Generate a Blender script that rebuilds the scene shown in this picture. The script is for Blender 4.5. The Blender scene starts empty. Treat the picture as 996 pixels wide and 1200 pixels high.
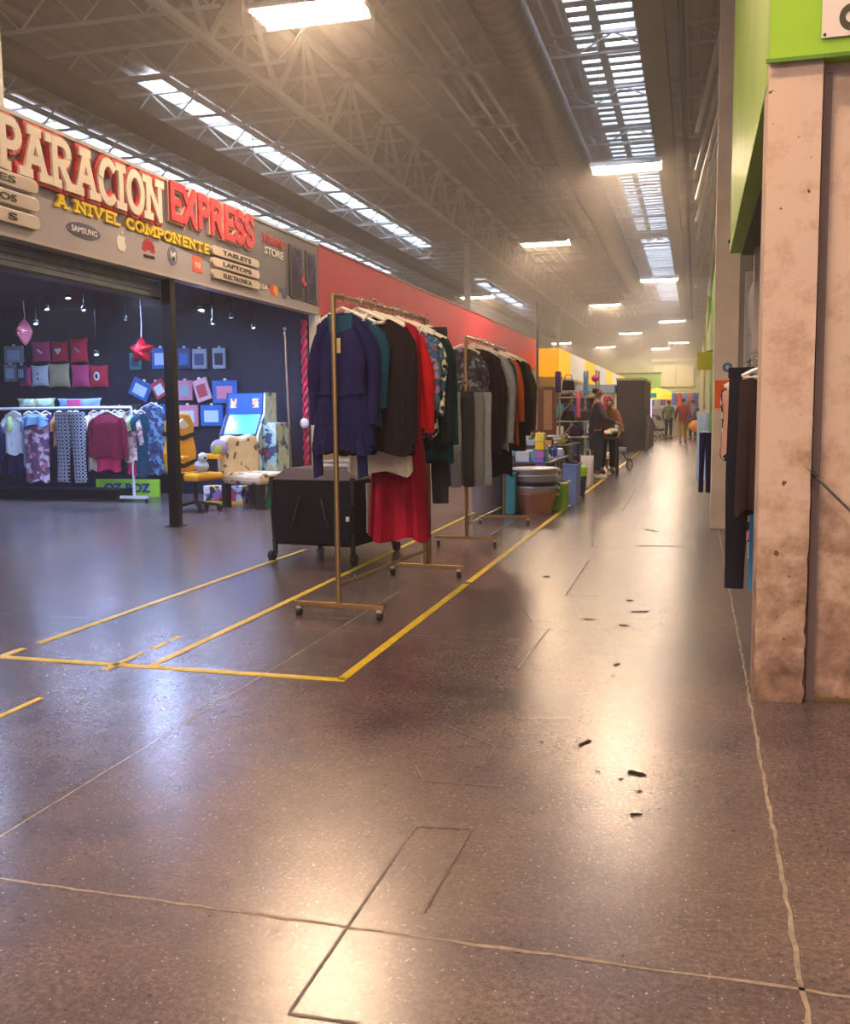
import bpy, bmesh, math, random
from mathutils import Vector, Matrix
S = bpy.context.scene
COL = S.collection
RND = random.Random(7)
PI = math.pi

# ------------------------------------------------------------------ camera
F, CX, CY, H = 1143.0, 498.0, 600.0, 1.25
yv = Vector((815-CX, 480-CY, F)).normalized()
xv = -Vector((-3656-CX, 523-CY, F)).normalized()
xv = (xv - yv*xv.dot(yv)).normalized()
zv = yv.cross(xv)
if zv.y > 0: zv = -zv
ROT = Matrix((xv, yv, zv))                     # camera (x right, y down, z forward) -> world
def ray(px, py): return ROT @ Vector((px-CX, py-CY, F))
def on_z(px, py, z=0.0):
    r = ray(px, py); return Vector((0, 0, H)) + r*((z-H)/r.z)
def on_x(px, py, X):
    r = ray(px, py); return Vector((0, 0, H)) + r*(X/r.x)
def on_y(px, py, Y):
    r = ray(px, py); return Vector((0, 0, H)) + r*(Y/r.y)
cam = bpy.data.cameras.new('camera'); co = bpy.data.objects.new('camera', cam); COL.objects.link(co)
rt, up, bk = ROT @ Vector((1, 0, 0)), ROT @ Vector((0, -1, 0)), ROT @ Vector((0, 0, -1))
co.matrix_world = Matrix(((rt.x, up.x, bk.x, 0), (rt.y, up.y, bk.y, 0), (rt.z, up.z, bk.z, H), (0, 0, 0, 1)))
cam.sensor_fit = 'HORIZONTAL'; cam.sensor_width = 36; cam.lens = F/996*36; cam.clip_end = 300; cam.clip_start = .05
S.camera = co

# ------------------------------------------------------------------ materials
def lin(c):
    if isinstance(c, str):
        c = [int(c[i:i+2], 16)/255 for i in (0, 2, 4)]
    return tuple(x/12.92 if x <= .04045 else ((x+.055)/1.055)**2.4 for x in c)
MATS = {}
def mat(name, col, rough=.6, metal=0, emit=0, noise=0, scale=8, bump=0, col2=None, spec=.5, trans=0, alpha=1, sheen=0):
    if name in MATS: return MATS[name]
    if 'cloth' in name or name in ('denim', 'crib_fabric', 'burgundy_knit'): bump = bump or .6; noise = noise or .1; spec = .2
    m = bpy.data.materials.new(name); m.use_nodes = True; MATS[name] = m
    nt = m.node_tree; b = nt.nodes['Principled BSDF']
    c = lin(col)+(1,)
    b.inputs['Base Color'].default_value = c
    b.inputs['Roughness'].default_value = rough; b.inputs['Metallic'].default_value = metal
    b.inputs['Specular IOR Level'].default_value = spec
    if trans: b.inputs['Transmission Weight'].default_value = trans
    if alpha < 1: b.inputs['Alpha'].default_value = alpha
    if emit:
        b.inputs['Emission Color'].default_value = c; b.inputs['Emission Strength'].default_value = emit
    if noise or col2 or bump:
        tc = nt.nodes.new('ShaderNodeTexCoord'); n = nt.nodes.new('ShaderNodeTexNoise')
        n.inputs['Scale'].default_value = scale; n.inputs['Detail'].default_value = 5
        nt.links.new(tc.outputs['Object'], n.inputs['Vector'])
        r = nt.nodes.new('ShaderNodeValToRGB')
        c2 = lin(col2)+(1,) if col2 else tuple(x*(1-noise) for x in c[:3])+(1,)
        r.color_ramp.elements[0].position = .35; r.color_ramp.elements[1].position = .65
        r.color_ramp.elements[0].color = c2; r.color_ramp.elements[1].color = c
        nt.links.new(n.outputs['Fac'], r.inputs['Fac']); nt.links.new(r.outputs['Color'], b.inputs['Base Color'])
        if bump:
            bp = nt.nodes.new('ShaderNodeBump'); bp.inputs['Strength'].default_value = bump; bp.inputs['Distance'].default_value = .01
            nt.links.new(n.outputs['Fac'], bp.inputs['Height']); nt.links.new(bp.outputs['Normal'], b.inputs['Normal'])
    return m
def pattern(name, cols, kind='voronoi', scale=20, rough=.8, sz=(1, 1, 1)):
    if name in MATS: return MATS[name]
    m = mat(name, cols[0], rough); nt = m.node_tree; b = nt.nodes['Principled BSDF']
    tc = nt.nodes.new('ShaderNodeTexCoord'); mp = nt.nodes.new('ShaderNodeMapping'); mp.inputs['Scale'].default_value = sz
    nt.links.new(tc.outputs['Object'], mp.inputs['Vector'])
    r = nt.nodes.new('ShaderNodeValToRGB'); r.color_ramp.interpolation = 'CONSTANT'
    e = r.color_ramp.elements
    while len(e) < len(cols): e.new(.5)
    for i, c in enumerate(cols):
        e[i].position = i/len(cols); e[i].color = lin(c)+(1,)
    if kind == 'voronoi':
        t = nt.nodes.new('ShaderNodeTexVoronoi'); t.inputs['Scale'].default_value = scale
        nt.links.new(mp.outputs[0], t.inputs['Vector'])
        sp = nt.nodes.new('ShaderNodeSeparateColor'); nt.links.new(t.outputs['Color'], sp.inputs[0]); nt.links.new(sp.outputs[0], r.inputs['Fac'])
    elif kind == 'plaid':
        w1 = nt.nodes.new('ShaderNodeTexWave'); w1.bands_direction = 'X'; w1.inputs['Scale'].default_value = scale; w1.inputs['Distortion'].default_value = 1
        w2 = nt.nodes.new('ShaderNodeTexWave'); w2.bands_direction = 'Z'; w2.inputs['Scale'].default_value = scale; w2.inputs['Distortion'].default_value = 1
        for w in (w1, w2): nt.links.new(mp.outputs[0], w.inputs['Vector'])
        ad = nt.nodes.new('ShaderNodeMath'); ad.operation = 'ADD'; nt.links.new(w1.outputs['Fac'], ad.inputs[0]); nt.links.new(w2.outputs['Fac'], ad.inputs[1])
        ml = nt.nodes.new('ShaderNodeMath'); ml.operation = 'MULTIPLY'; ml.inputs[1].default_value = .499; nt.links.new(ad.outputs[0], ml.inputs[0]); nt.links.new(ml.outputs[0], r.inputs['Fac'])
    elif kind == 'noise':
        t = nt.nodes.new('ShaderNodeTexNoise'); t.inputs['Scale'].default_value = scale; t.inputs['Detail'].default_value = 3
        nt.links.new(mp.outputs[0], t.inputs['Vector'])
        mr = nt.nodes.new('ShaderNodeMapRange'); mr.inputs[1].default_value = .3; mr.inputs[2].default_value = .7
        nt.links.new(t.outputs['Fac'], mr.inputs[0]); nt.links.new(mr.outputs[0], r.inputs['Fac'])
    elif kind == 'stripes':
        t = nt.nodes.new('ShaderNodeTexWave'); t.bands_direction = 'DIAGONAL'; t.inputs['Scale'].default_value = scale
        nt.links.new(mp.outputs[0], t.inputs['Vector']); nt.links.new(t.outputs['Fac'], r.inputs['Fac'])
    nt.links.new(r.outputs['Color'], b.inputs['Base Color'])
    return m

# ------------------------------------------------------------------ mesh helpers
class MB:
    def __init__(s): s.v = []; s.f = []; s.m = []; s.cur = 0
    def add(s, vs, fs):
        o = len(s.v); s.v += [tuple(v) for v in vs]; s.f += [tuple(i+o for i in f) for f in fs]; s.m += [s.cur]*len(fs)
    def box(s, a, b):
        x0, x1 = sorted((a[0], b[0])); y0, y1 = sorted((a[1], b[1])); z0, z1 = sorted((a[2], b[2]))
        s.add([(x0,y0,z0),(x1,y0,z0),(x1,y1,z0),(x0,y1,z0),(x0,y0,z1),(x1,y0,z1),(x1,y1,z1),(x0,y1,z1)],
              [(3,2,1,0),(4,5,6,7),(0,1,5,4),(1,2,6,5),(2,3,7,6),(3,0,4,7)])
        return s
    def bx(s, c, d): return s.box([c[i]-d[i]/2 for i in range(3)], [c[i]+d[i]/2 for i in range(3)])
    def tube(s, pts, r, n=8, cap=True):
        pts = [Vector(p) for p in pts]; rs = r if isinstance(r, (list, tuple)) else [r]*len(pts)
        rings = []; up = None
        for i, p in enumerate(pts):
            t = (pts[min(i+1, len(pts)-1)]-pts[max(i-1, 0)]).normalized()
            if up is None: up = Vector((0, 0, 1)) if abs(t.z) < .9 else Vector((1, 0, 0))
            a = t.cross(up).normalized(); b2 = a.cross(t).normalized(); up = b2
            rings.append([p+(a*math.cos(2*PI*k/n)+b2*math.sin(2*PI*k/n))*rs[i] for k in range(n)])
        vs = [v for q in rings for v in q]; fs = []
        for i in range(len(pts)-1):
            for k in range(n):
                fs.append((i*n+k, i*n+(k+1) % n, (i+1)*n+(k+1) % n, (i+1)*n+k))
        if cap: fs.append(tuple(reversed(range(n)))); fs.append(tuple((len(pts)-1)*n+k for k in range(n)))
        s.add(vs, fs); return s
    def bar(s, a, b, w, h=None):
        h = h or w; a, b = Vector(a), Vector(b); t = (b-a).normalized()
        up = Vector((0, 0, 1)) if abs(t.z) < .95 else Vector((0, 1, 0))
        x = t.cross(up).normalized()*w/2; y = x.cross(t).normalized()*h/2
        vs = [p+sx*x+sy*y for p in (a, b) for sx, sy in ((-1,-1),(1,-1),(1,1),(-1,1))]
        s.add(vs, [(3,2,1,0),(4,5,6,7),(0,1,5,4),(1,2,6,5),(2,3,7,6),(3,0,4,7)]); return s
    def lathe(s, prof, n=24, c=(0,0,0), sx=1, sy=1):
        vs = [(c[0]+r*math.cos(2*PI*k/n)*sx, c[1]+r*math.sin(2*PI*k/n)*sy, c[2]+z) for r, z in prof for k in range(n)]
        fs = [(i*n+k, i*n+(k+1) % n, (i+1)*n+(k+1) % n, (i+1)*n+k) for i in range(len(prof)-1) for k in range(n)]
        if prof[0][0] > 1e-4: fs.append(tuple(reversed(range(n))))
        if prof[-1][0] > 1e-4: fs.append(tuple((len(prof)-1)*n+k for k in range(n)))
        s.add(vs, fs); return s
    def ball(s, c, r, n=12, m=8):
        r = r if isinstance(r, (tuple, list)) else (r, r, r)
        vs = [(c[0]+r[0]*math.sin(PI*i/m)*math.cos(2*PI*k/n), c[1]+r[1]*math.sin(PI*i/m)*math.sin(2*PI*k/n), c[2]-r[2]*math.cos(PI*i/m)) for i in range(m+1) for k in range(n)]
        fs = [(i*n+k, i*n+(k+1) % n, (i+1)*n+(k+1) % n, (i+1)*n+k) for i in range(m) for k in range(n)]
        s.add(vs, fs); return s
    def prism(s, poly, axis, a, b):
        """poly: 2-D points; axis 0,1,2 the extrusion axis between a and b"""
        n = len(poly)
        def P(p, d):
            q = list(p); q.insert(axis, d); return tuple(q)
        s.add([P(p, a) for p in poly]+[P(p, b) for p in poly],
              [tuple(range(n))[::-1], tuple(range(n, 2*n))]+[(i, (i+1) % n, n+(i+1) % n, n+i) for i in range(n)])
        return s
    def build(s, name, m, parent=None, loc=(0,0,0), rz=0, smooth=False, bevel=0, mats=None):
        me = bpy.data.meshes.new(name); me.from_pydata(s.v, [], s.f); me.validate()
        for mm in (mats or [m]): me.materials.append(mm)
        if mats and len(me.polygons) == len(s.m):
            for p, i in zip(me.polygons, s.m): p.material_index = i
        bm = bmesh.new(); bm.from_mesh(me); bmesh.ops.remove_doubles(bm, verts=bm.verts, dist=1e-5)
        bmesh.ops.recalc_face_normals(bm, faces=bm.faces); bm.to_mesh(me); bm.free()
        if smooth:
            for p in me.polygons: p.use_smooth = True
            try: me.set_sharp_from_angle(angle=math.radians(40))
            except Exception: pass
        o = bpy.data.objects.new(name, me); COL.objects.link(o); o.location = loc; o.rotation_euler.z = rz
        if parent: o.parent = parent
        if bevel:
            bv = o.modifiers.new('bevel', 'BEVEL'); bv.width = bevel; bv.segments = 2; bv.limit_method = 'ANGLE'
        return o
def tag(o, label=None, cat=None, group=None, kind=None):
    if label: o['label'] = label
    if cat: o['category'] = cat
    if group: o['group'] = group
    if kind: o['kind'] = kind
    return o
def empty(name, loc, label, cat, group=None, rz=0):
    o = bpy.data.objects.new(name, None); COL.objects.link(o); o.location = loc; o.rotation_euler.z = rz; o.empty_display_size = .1
    return tag(o, label, cat, group)
def copy_tree(o, parent=None):
    c = o.copy(); COL.objects.link(c); c.parent = parent
    for ch in list(o.children): copy_tree(ch, c)
    return c
def struct(name, mb, m, **k):
    o = mb.build(name, m, **k); o['kind'] = 'structure'; return o

# ------------------------------------------------------------------ floor
def floor_mat():
    m = mat('polished_concrete', '6a5a58', .2); nt = m.node_tree; b = nt.nodes['Principled BSDF']; L = nt.links.new
    tc = nt.nodes.new('ShaderNodeTexCoord')
    def noise(sc, det=6, ro=.6, dist=0):
        n = nt.nodes.new('ShaderNodeTexNoise'); n.inputs['Scale'].default_value = sc; n.inputs['Detail'].default_value = det; n.inputs['Roughness'].default_value = ro; n.inputs['Distortion'].default_value = dist
        L(tc.outputs['Object'], n.inputs['Vector']); return n
    def ramp(n, stops, out='Fac'):
        r = nt.nodes.new('ShaderNodeValToRGB'); r.color_ramp.interpolation = 'B_SPLINE'; e = r.color_ramp.elements
        while len(e) < len(stops): e.new(.5)
        for i, (p, c) in enumerate(stops): e[i].position = p; e[i].color = (lin(c)+(1,)) if isinstance(c, str) else (c, c, c, 1)
        L(n.outputs[out], r.inputs['Fac']); return r
    big = ramp(noise(1.1, 3, .5, .3), [(.3, '64565c'), (.43, '7a6c72'), (.57, '947f76'), (.7, '74687a')])
    mid = ramp(noise(10, 8, .7), [(.3, .5), (.7, 1.0)])
    fin = ramp(noise(55, 5, .9), [(.36, .15), (.5, .6), (.64, 1.0)])
    m1 = nt.nodes.new('ShaderNodeMix'); m1.data_type = 'RGBA'; m1.blend_type = 'MULTIPLY'; m1.inputs[0].default_value = .8
    L(big.outputs[0], m1.inputs[6]); L(mid.outputs[0], m1.inputs[7])
    m2 = nt.nodes.new('ShaderNodeMix'); m2.data_type = 'RGBA'; m2.blend_type = 'MULTIPLY'; m2.inputs[0].default_value = 1.0
    L(m1.outputs[2], m2.inputs[6]); L(fin.outputs[0], m2.inputs[7])
    v = nt.nodes.new('ShaderNodeTexVoronoi'); v.inputs['Scale'].default_value = 38; v.voronoi_dimensions = '2D'; L(tc.outputs['Object'], v.inputs['Vector'])
    sc = nt.nodes.new('ShaderNodeSeparateColor'); L(v.outputs['Color'], sc.inputs[0])
    pw_ = nt.nodes.new('ShaderNodeMath'); pw_.operation = 'POWER'; L(sc.outputs[0], pw_.inputs[0]); pw_.inputs[1].default_value = 4
    ml = nt.nodes.new('ShaderNodeMath'); ml.operation = 'MULTIPLY'; L(pw_.outputs[0], ml.inputs[0]); ml.inputs[1].default_value = .13
    mm = nt.nodes.new('ShaderNodeMath'); mm.operation = 'LESS_THAN'; L(v.outputs['Distance'], mm.inputs[0]); L(ml.outputs[0], mm.inputs[1])
    m3 = nt.nodes.new('ShaderNodeMix'); m3.data_type = 'RGBA'; L(mm.outputs[0], m3.inputs[0]); L(m2.outputs[2], m3.inputs[6]); m3.inputs[7].default_value = lin('a09288')+(1,)
    L(m3.outputs[2], b.inputs['Base Color'])
    rr = ramp(noise(4, 3, .5), [(.25, .25), (.75, .295)])
    b.inputs['Roughness'].default_value = .27
    bp = nt.nodes.new('ShaderNodeBump'); bp.inputs['Strength'].default_value = .004; bp.inputs['Distance'].default_value = .004
    L(noise(60, 3).outputs['Fac'], bp.inputs['Height']); L(bp.outputs[0], b.inputs['Normal'])
    b.inputs['Specular IOR Level'].default_value = .75
    return m
FL = MB(); FL.box((-22, -8, -.2), (6, 76, 0)); struct('floor', FL, floor_mat())
jm = mat('joint_filler', '9a8c7c', .7, noise=.5, scale=30)
jd = mat('scored_line', '463a38', .45, spec=.5)
NT = [0]
def trim(mb, m, **k):
    NT[0] += 1; return struct('trim_%d' % NT[0], mb, m, **k)
def wob(a, b, w, m, seed=0, amp=.004):
    """a thin filled joint in the slab from a to b"""
    r = random.Random(seed); a, b = Vector((a[0], a[1], 0)), Vector((b[0], b[1], 0)); n = max(2, int((b-a).length/.06))
    d = (b-a).normalized(); p = Vector((-d.y, d.x, 0)); vs = []; fs = []
    for i in range(n+1):
        c = a+(b-a)*i/n+p*r.uniform(-amp, amp); ww = w*r.uniform(.55, 1.3)
        vs += [c+p*ww/2+Vector((0, 0, .001)), c-p*ww/2+Vector((0, 0, .001))]
    for i in range(n): fs.append((2*i, 2*i+1, 2*i+3, 2*i+2))
    q = MB(); q.add(vs, fs); return trim(q, m)
wob((.245, .8), (.262, 22), .012, jm, 1)
wob((-1.98, .8), (-1.99, 13), .008, jm, 2, .002)
wob((-6, 2.133), (3, 2.133), .011, jm, 3)
wob((-6, 5.15), (.2, 5.2), .004, jd, 4, .001)
def scored(pts, w=.007):
    pts = [on_z(*p) for p in pts]
    q = MB()
    for a, b in zip(pts, pts[1:]):
        d = (b-a).normalized(); p = Vector((-d.y, d.x, 0))*w/2; u = Vector((0, 0, .0025))
        q.add([a+p+u, a-p+u, b-p+u, b+p+u], [(0, 1, 2, 3)])
    trim(q, jd)
for pl in ([(519,849),(580,875),(572,890)], [(487,897),(497,916),(590,922)], [(338,1188),(487,969),(553,972),(497,1070)], [(338,1188),(420,1200)],
           [(600,828),(608,842),(664,842)], [(643,738),(607,783),(662,786)], [(612,735),(668,740)], [(690,657),(663,698),(703,699)],
           [(694,612),(694,641),(736,642)], [(728,600),(752,600)], [(744,575),(729,599),(755,600)], [(752,553),(739,569),(784,571)], [(615,716),(622,728),(645,729)]):
    scored(pl)
stn = mat('floor_stain', '241812', .9, spec=.1)
r_ = random.Random(3)
def stain(px, py, L, W, ang):
    c = on_z(px, py); q = MB(); n = 12; vs = []
    for i in range(n):
        a = 2*PI*i/n; k = r_.uniform(.45, 1.15); x = 1.3*L*k*math.cos(a); y = 2.0*W*k*math.sin(a)
        vs.append((c.x+x*math.cos(ang)-y*math.sin(ang), c.y+x*math.sin(ang)+y*math.cos(ang), .003))
    q.add(vs, [tuple(range(n))]); trim(q, stn)
for a in ((684,872,.055,.006,1.2), (746,907,.03,.012,-.4), (723,779,.03,.006,1.3), (718,792,.008,.006,0), (690,726,.04,.006,.1), (749,928,.012,.006,0), (764,622,.12,.01,2.2), (640,676,.03,.02,0), (772,640,.2,.008,.1),
          (727,914,.01,.006,0), (700,905,.01,.006,0), (745,955,.02,.007,.4), (634,870,.012,.006,0), (730,733,.03,.01,0), (738,704,.03,.01,.4), (752,717,.05,.008,.2)):
    stain(*a)

# ------------------------------------------------------------------ yellow floor tape
ty = mat('yellow_tape', 'e8c81c', .45, noise=.25, scale=14)
def tape(a, b, w, label, breaks=()):
    a, b = Vector((a[0], a[1], 0)), Vector((b[0], b[1], 0)); L = (b-a).length; d = (b-a)/L; p = Vector((-d.y, d.x, 0))*w/2
    q = MB(); segs = []; s0 = 0
    for (u, v) in breaks: segs.append((s0, u)); s0 = v
    segs.append((s0, 1))
    for u, v in segs:
        n = max(1, int((v-u)*L/.3))
        A = [a+d*L*(u+(v-u)*i/n) for i in range(n+1)]
        vs = []
        for i, c in enumerate(A):
            j = p*RND.uniform(.9, 1.08); vs += [c+j+Vector((0, 0, .0035)), c-j+Vector((0, 0, .0035)), c-j, c+j]
        fs = []
        for i in range(n):
            o = 4*i
            fs += [(o, o+1, o+5, o+4), (o+1, o+2, o+6, o+5), (o+3, o, o+4, o+7)]
        fs += [(0, 3, 2, 1), tuple(4*n+k for k in (0, 1, 2, 3))]
        q.add(vs, fs)
    tag(q.build('floor_tape', ty), label, 'floor tape')
tape((-1.585, 4.215), (-1.62, 34), .05, 'long yellow tape line on the floor beside the walkway, nearest the walkway', [(.088, .091)])
tape((-3.48, 4.215), (-1.56, 4.215), .05, 'yellow tape strip running across the front of the marked stall')
tape((-2.6, 4.24), (-2.65, 17), .045, 'yellow tape line passing beneath the near clothes rack')
tape((-3.476, 4.24), (-3.44, 8.3), .045, 'yellow tape line at the shop side, ending behind the black playard', [(.04, .07)])
tape((-2.78, 2.4), (-2.79, 4.85), .03, 'broken thin worn yellow tape line crossing the front strip', [(.50, .70), (.84, .88), (.95, .97)])

# ------------------------------------------------------------------ shell: ceiling, end wall, side walls
def deck_mat(nm, col):
    m = mat(nm, col, .8, noise=.25, scale=1.2); return m
deck = deck_mat('roof_deck', 'b4a8a2')
q = MB(); z0 = 8.0; x = -22.0; vs = []; fs = []; prof = []
while x < 6:
    prof += [(x, z0), (x+.16, z0), (x+.2, z0+.08), (x+.36, z0+.08)]; x += .4
vs = [(a, y, b) for y in (-8, 76) for a, b in prof]; n = len(prof)
fs = [(i, i+1, n+i+1, n+i) for i in range(n-1)]; q.add(vs, fs)
struct('ceiling', q, deck)
wallg = mat('far_wall_green', 'd4dcae', .8, noise=.2, scale=.5)
struct('wall_back', MB().box((-22, 73, 0), (6, 73.3, 8.1)), wallg)
wl = mat('side_wall', '8d8378', .8, noise=.2, scale=1)
struct('wall_left', MB().box((-22.2, -8, 0), (-22, 73, 8.1)), wl)
struct('wall_right', MB().box((5.8, 4.5, 0), (6, 73, 8.1)), wl)

# skylights
sky_m = mat('daylight_panel', 'dfeaff', .3, emit=3.0)
sky_f = mat('skylight_bar', 'c8c8c8', .5)
NW = [0]
def skylight(x0, x1, y0, y1, step, bw=.05):
    NW[0] += 1
    o = struct('window_%d' % NW[0], MB().box((x0, y0, 7.93), (x1, y1, 7.95)), sky_m)
    q = MB(); y = y0
    while y <= y1+.01:
        q.box((x0-.03, y-bw/2, 7.86), (x1+.03, y+bw/2, 7.92)); y += step
    q.box((x0-.08, y0, 7.84), (x0, y1, 7.95)); q.box((x1, y0, 7.84), (x1+.08, y1, 7.95))
    fr = q.build('window_frame', sky_f, parent=o)
skylight(-10.85, -10.3, 18, 39.3, 1.5)
skylight(-11.1, -10.5, 50, 64, 1.5)
skylight(-14.4, -14.0, 15, 46, 2.4)
skylight(-2.2, -1.85, 13, 38, .42, .24)
skylight(-1.7, -1.12, 16, 38, .42, .2)
skylight(-2.15, -1.1, 41, 62, .6, .2)

# roof joists across the hall
steel = mat('painted_steel', 'b8b0aa', .55, noise=.15, scale=3)
steel_w = mat('white_steel', 'e0dcd8', .5, noise=.1, scale=3)
def joist_mesh(x0, x1, zt, zb, p):
    q = MB()
    q.box((x0, -.035, zt-.05), (x1, .035, zt)); q.box((x0, -.03, zb), (x1, .03, zb+.045))
    x = x0; k = 0
    while x < x1-p/2:
        a = (x, 0, zt-.03); b = (x+p/2, 0, zb+.03); c = (x+p, 0, zt-.03)
        q.bar(a, b, .028); q.bar(b, c, .028); x += p
    return q
j0 = joist_mesh(-21.9, -6.9, 7.84, 7.25, 1.1).build('roof_joist', steel_w)
tag(j0, 'pale steel lattice joist crossing the left bay under the roof', 'roof joist', 'lattice joists over the left bay')
j0.location.y = 9
for i in range(1, 24):
    c = j0.copy(); COL.objects.link(c); c.location.y = 9+i*2.4
j1 = joist_mesh(-6.7, 5.6, 7.84, 7.45, 1.3).build('roof_joist', steel)
tag(j1, 'slim steel lattice joist crossing the walkway bay under the roof', 'roof joist', 'lattice joists over the walkway')
j1.location.y = 9
for i in range(1, 20):
    c = j1.copy(); COL.objects.link(c); c.location.y = 9+i*3.0
# girder along the hall
def girder(X, y0, y1, label):
    g = empty('girder_truss', (X, y0, 6.5), label, 'roof truss')
    L = y1-y0; q = MB().box((-.06, 0, 1.36), (.06, L, 1.46)); q.build('top_chord', steel_w, g)
    q = MB().box((-.06, 0, 0), (.06, L, .1)); q.build('bottom_chord', steel_w, g)
    y = 0; k = 0
    while y+2.4 <= L and k < 45:
        MB().bar((0, y, .05), (0, y+1.2, 1.4), .07).bar((0, y+1.2, 1.4), (0, y+2.4, .05), .07).bar((0, y+1.2, .05), (0, y+1.2, 1.4), .045).build('web_brace', steel_w, g)
        y += 2.4; k += 1
girder(-6.8, 8.4, 71, 'deep zigzag steel roof truss running the length of the hall')
for i, (y, lab) in enumerate(((8.55, 'white steel column rising past the left end of the repair sign'), (29.7, 'white steel column rising above the red fascia'), (50.2, 'slim far white steel column under the long roof truss'))):
    c = empty('steel_column', (-6.8, y, 0), lab, 'column')
    zb = 3.02 if i == 0 else 0; c.location.z = zb
    MB().box((-.09, -.09, 0), (.09, .09, 6.5-zb)).build('shaft', steel_w, c, bevel=.01)
    MB().box((-.2, -.2, 6.38-zb), (.2, .2, 6.5-zb)).build('cap_plate', steel_w, c); MB().box((-.2, -.2, 0), (.2, .2, .03)).build('base_plate', steel_w, c)
# ducts and pipes
dkm = mat('dark_duct', '4a4747', .5, noise=.2, scale=2)
duc = mat('spiral_duct', '6a625c', .4, metal=.5)
def hang_duct(name, mb, m, label, cat, rods, loc=(0,0,0)):
    e = empty(name, loc, label, cat); mb.build('casing' if 'duct' in name else 'pipe', m, e, smooth=True)
    for (x, y, z) in rods: MB().tube([(x, y, z), (x, y, 8.02)], .012, 6).build('hanger_rod', steel, e)
q = MB().box((-9.95, 8, 6.35), (-9.6, 70, 6.65)); hang_duct('cable_duct', q, dkm, 'long dark box duct hung over the left bay below the skylight', 'duct', [(-9.78, y, 6.6) for y in range(12, 70, 9)])
q = MB(); y = 4.0; pts = []; rs = []
while y < 44:
    pts += [(-2.6, y, 6.6), (-2.6, y+.04, 6.6), (-2.6, y+.08, 6.6), (-2.6, y+.3, 6.6)]; rs += [.33, .337, .33, .33]; y += .35
q.tube(pts, rs, 28); hang_duct('air_duct', q, duc, 'fat round spiral air duct hung over the walkway', 'duct', [(-2.6, y, 6.9) for y in range(8, 44, 6)])
q = MB().box((-.84, 6, 6.3), (-.49, 58, 6.6)); hang_duct('cable_duct', q, mat('grey_duct', '77726e', .5, noise=.2, scale=2), 'grey rectangular duct running beside the central skylight', 'duct', [(-.66, y, 6.6) for y in range(10, 58, 8)])
q = MB().tube([(-.28, 6, 6.5), (-.28, 60, 6.5)], .045, 10); hang_duct('water_pipe', q, dkm, 'thin dark pipe running along the right edge of the roof', 'pipe', [(-.28, y, 6.5) for y in range(8, 60, 6)])
e = empty('pipe_rack', (0, 0, 6.4), 'set of parallel pipes on cross bars beside the round duct', 'pipe rack')
for x in (-3.35, -3.6, -4.0): MB().tube([(x, 5, .04), (x, 34, .04)], .035, 8).build('pipe', steel, e, smooth=True)
for y in range(9, 34, 3): MB().box((-4.15, y-.03, -.04), (-3.2, y+.03, .0)).tube([(-4.1, y, 0), (-4.1, y, 1.62)], .01, 5).tube([(-3.25, y, 0), (-3.25, y, 1.62)], .01, 5).build('cross_bar', steel, e)
q = MB().tube([(-5.2, 5, 7.3), (-5.2, 60, 7.3)], .04, 8); hang_duct('water_pipe', q, steel, 'pale pipe running along the roof between truss and pipe rack', 'pipe', [(-5.2, y, 7.3) for y in range(8, 60, 8)])
q = MB()
for i in range(12):
    y = 12+i*2.2; q.bar((-.25, y, 6.5), (.5, y+.9, 7.9), .05)
e = empty('wall_brace', (.1, 0, 0), 'row of slanted white braces high on the right above the walkway', 'brace'); 
for i in range(9):
    y = 13+i*2.2; MB().bar((-.15, y+1.2, 5.0), (.25, y, 6.4), .05).build('strut', steel_w, e)
MB().tube([(.25, 11, 5.0), (.25, 34, 5.0)], .04, 8).tube([(.25, 11, 6.4), (.25, 34, 6.4)], .04, 8).build('rail', steel_w, e)
e.name = 'wall_brace'

# ------------------------------------------------------------------ ceiling fixtures
tube_m = mat('fluorescent_tube', 'ffdcb8', .4, emit=100)
refl = mat('reflector', 'f0ece2', .25, metal=.2)
hous = mat('lamp_housing', 'd8d4cc', .5)
def make_fixture():
    e = empty('ceiling_light', (0, 0, 5.45), 'x', 'ceiling light')
    MB().box((-.62, -.07, .09), (.62, .07, .15)).build('housing', hous, e)
    MB().prism([(-.29, .0), (-.23, .07), (.23, .07), (.29, .0), (.3, .01), (.24, .085), (-.24, .085), (-.3, .01)], 0, -.6, .6).build('reflector', refl, e)
    for i in range(6): MB().tube([(-.57, -.21+i*.084, .02), (.57, -.21+i*.084, .02)], .018, 8).build('tube', tube_m, e, smooth=True)
    for s in (-.5, .5): MB().tube([(s, 0, .15), (s, 0, 2.5)], .006, 5).build('chain', steel, e)
    return e
fx = make_fixture()
fix = [(-4.03, 10.1, 'bright six-tube ceiling light nearest the camera, above the shop sign side'), (-3.75, 25.2, 'six-tube ceiling light over the stalls, first beyond the round duct end'), (-3.6, 40.4, 'ceiling light hanging over the stalls beyond the yellow box sign'), (-3.55, 55.6, 'small distant ceiling light, farthest of those over the stalls'),
       (-1.25, 17.9, 'glowing ceiling light directly below the central skylight'), (-1.22, 33.3, 'second ceiling light above the walkway below the skylight'), (-1.18, 48.9, 'third ceiling light above the walkway'), (-1.1, 64.5, 'farthest ceiling light over the walkway near the end wall'),
       (-8.2, 62, 'added distant ceiling light brightening the green partition side of the hall'), (-5.9, 67, 'last added ceiling light brightening the green partition by the end wall'), (-2.4, 70, 'added ceiling light brightening the cream boards at the end wall'), (-7.9, 36, 'low pale ceiling light just above the red fascia'), (-1.25, 2.3, 'ceiling light overhead above the near walkway'), (-4.03, -5, 'ceiling light behind the viewer over the stall side'), (-1.25, -13+15, None)]  # first three on this line are added to brighten the far end
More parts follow.
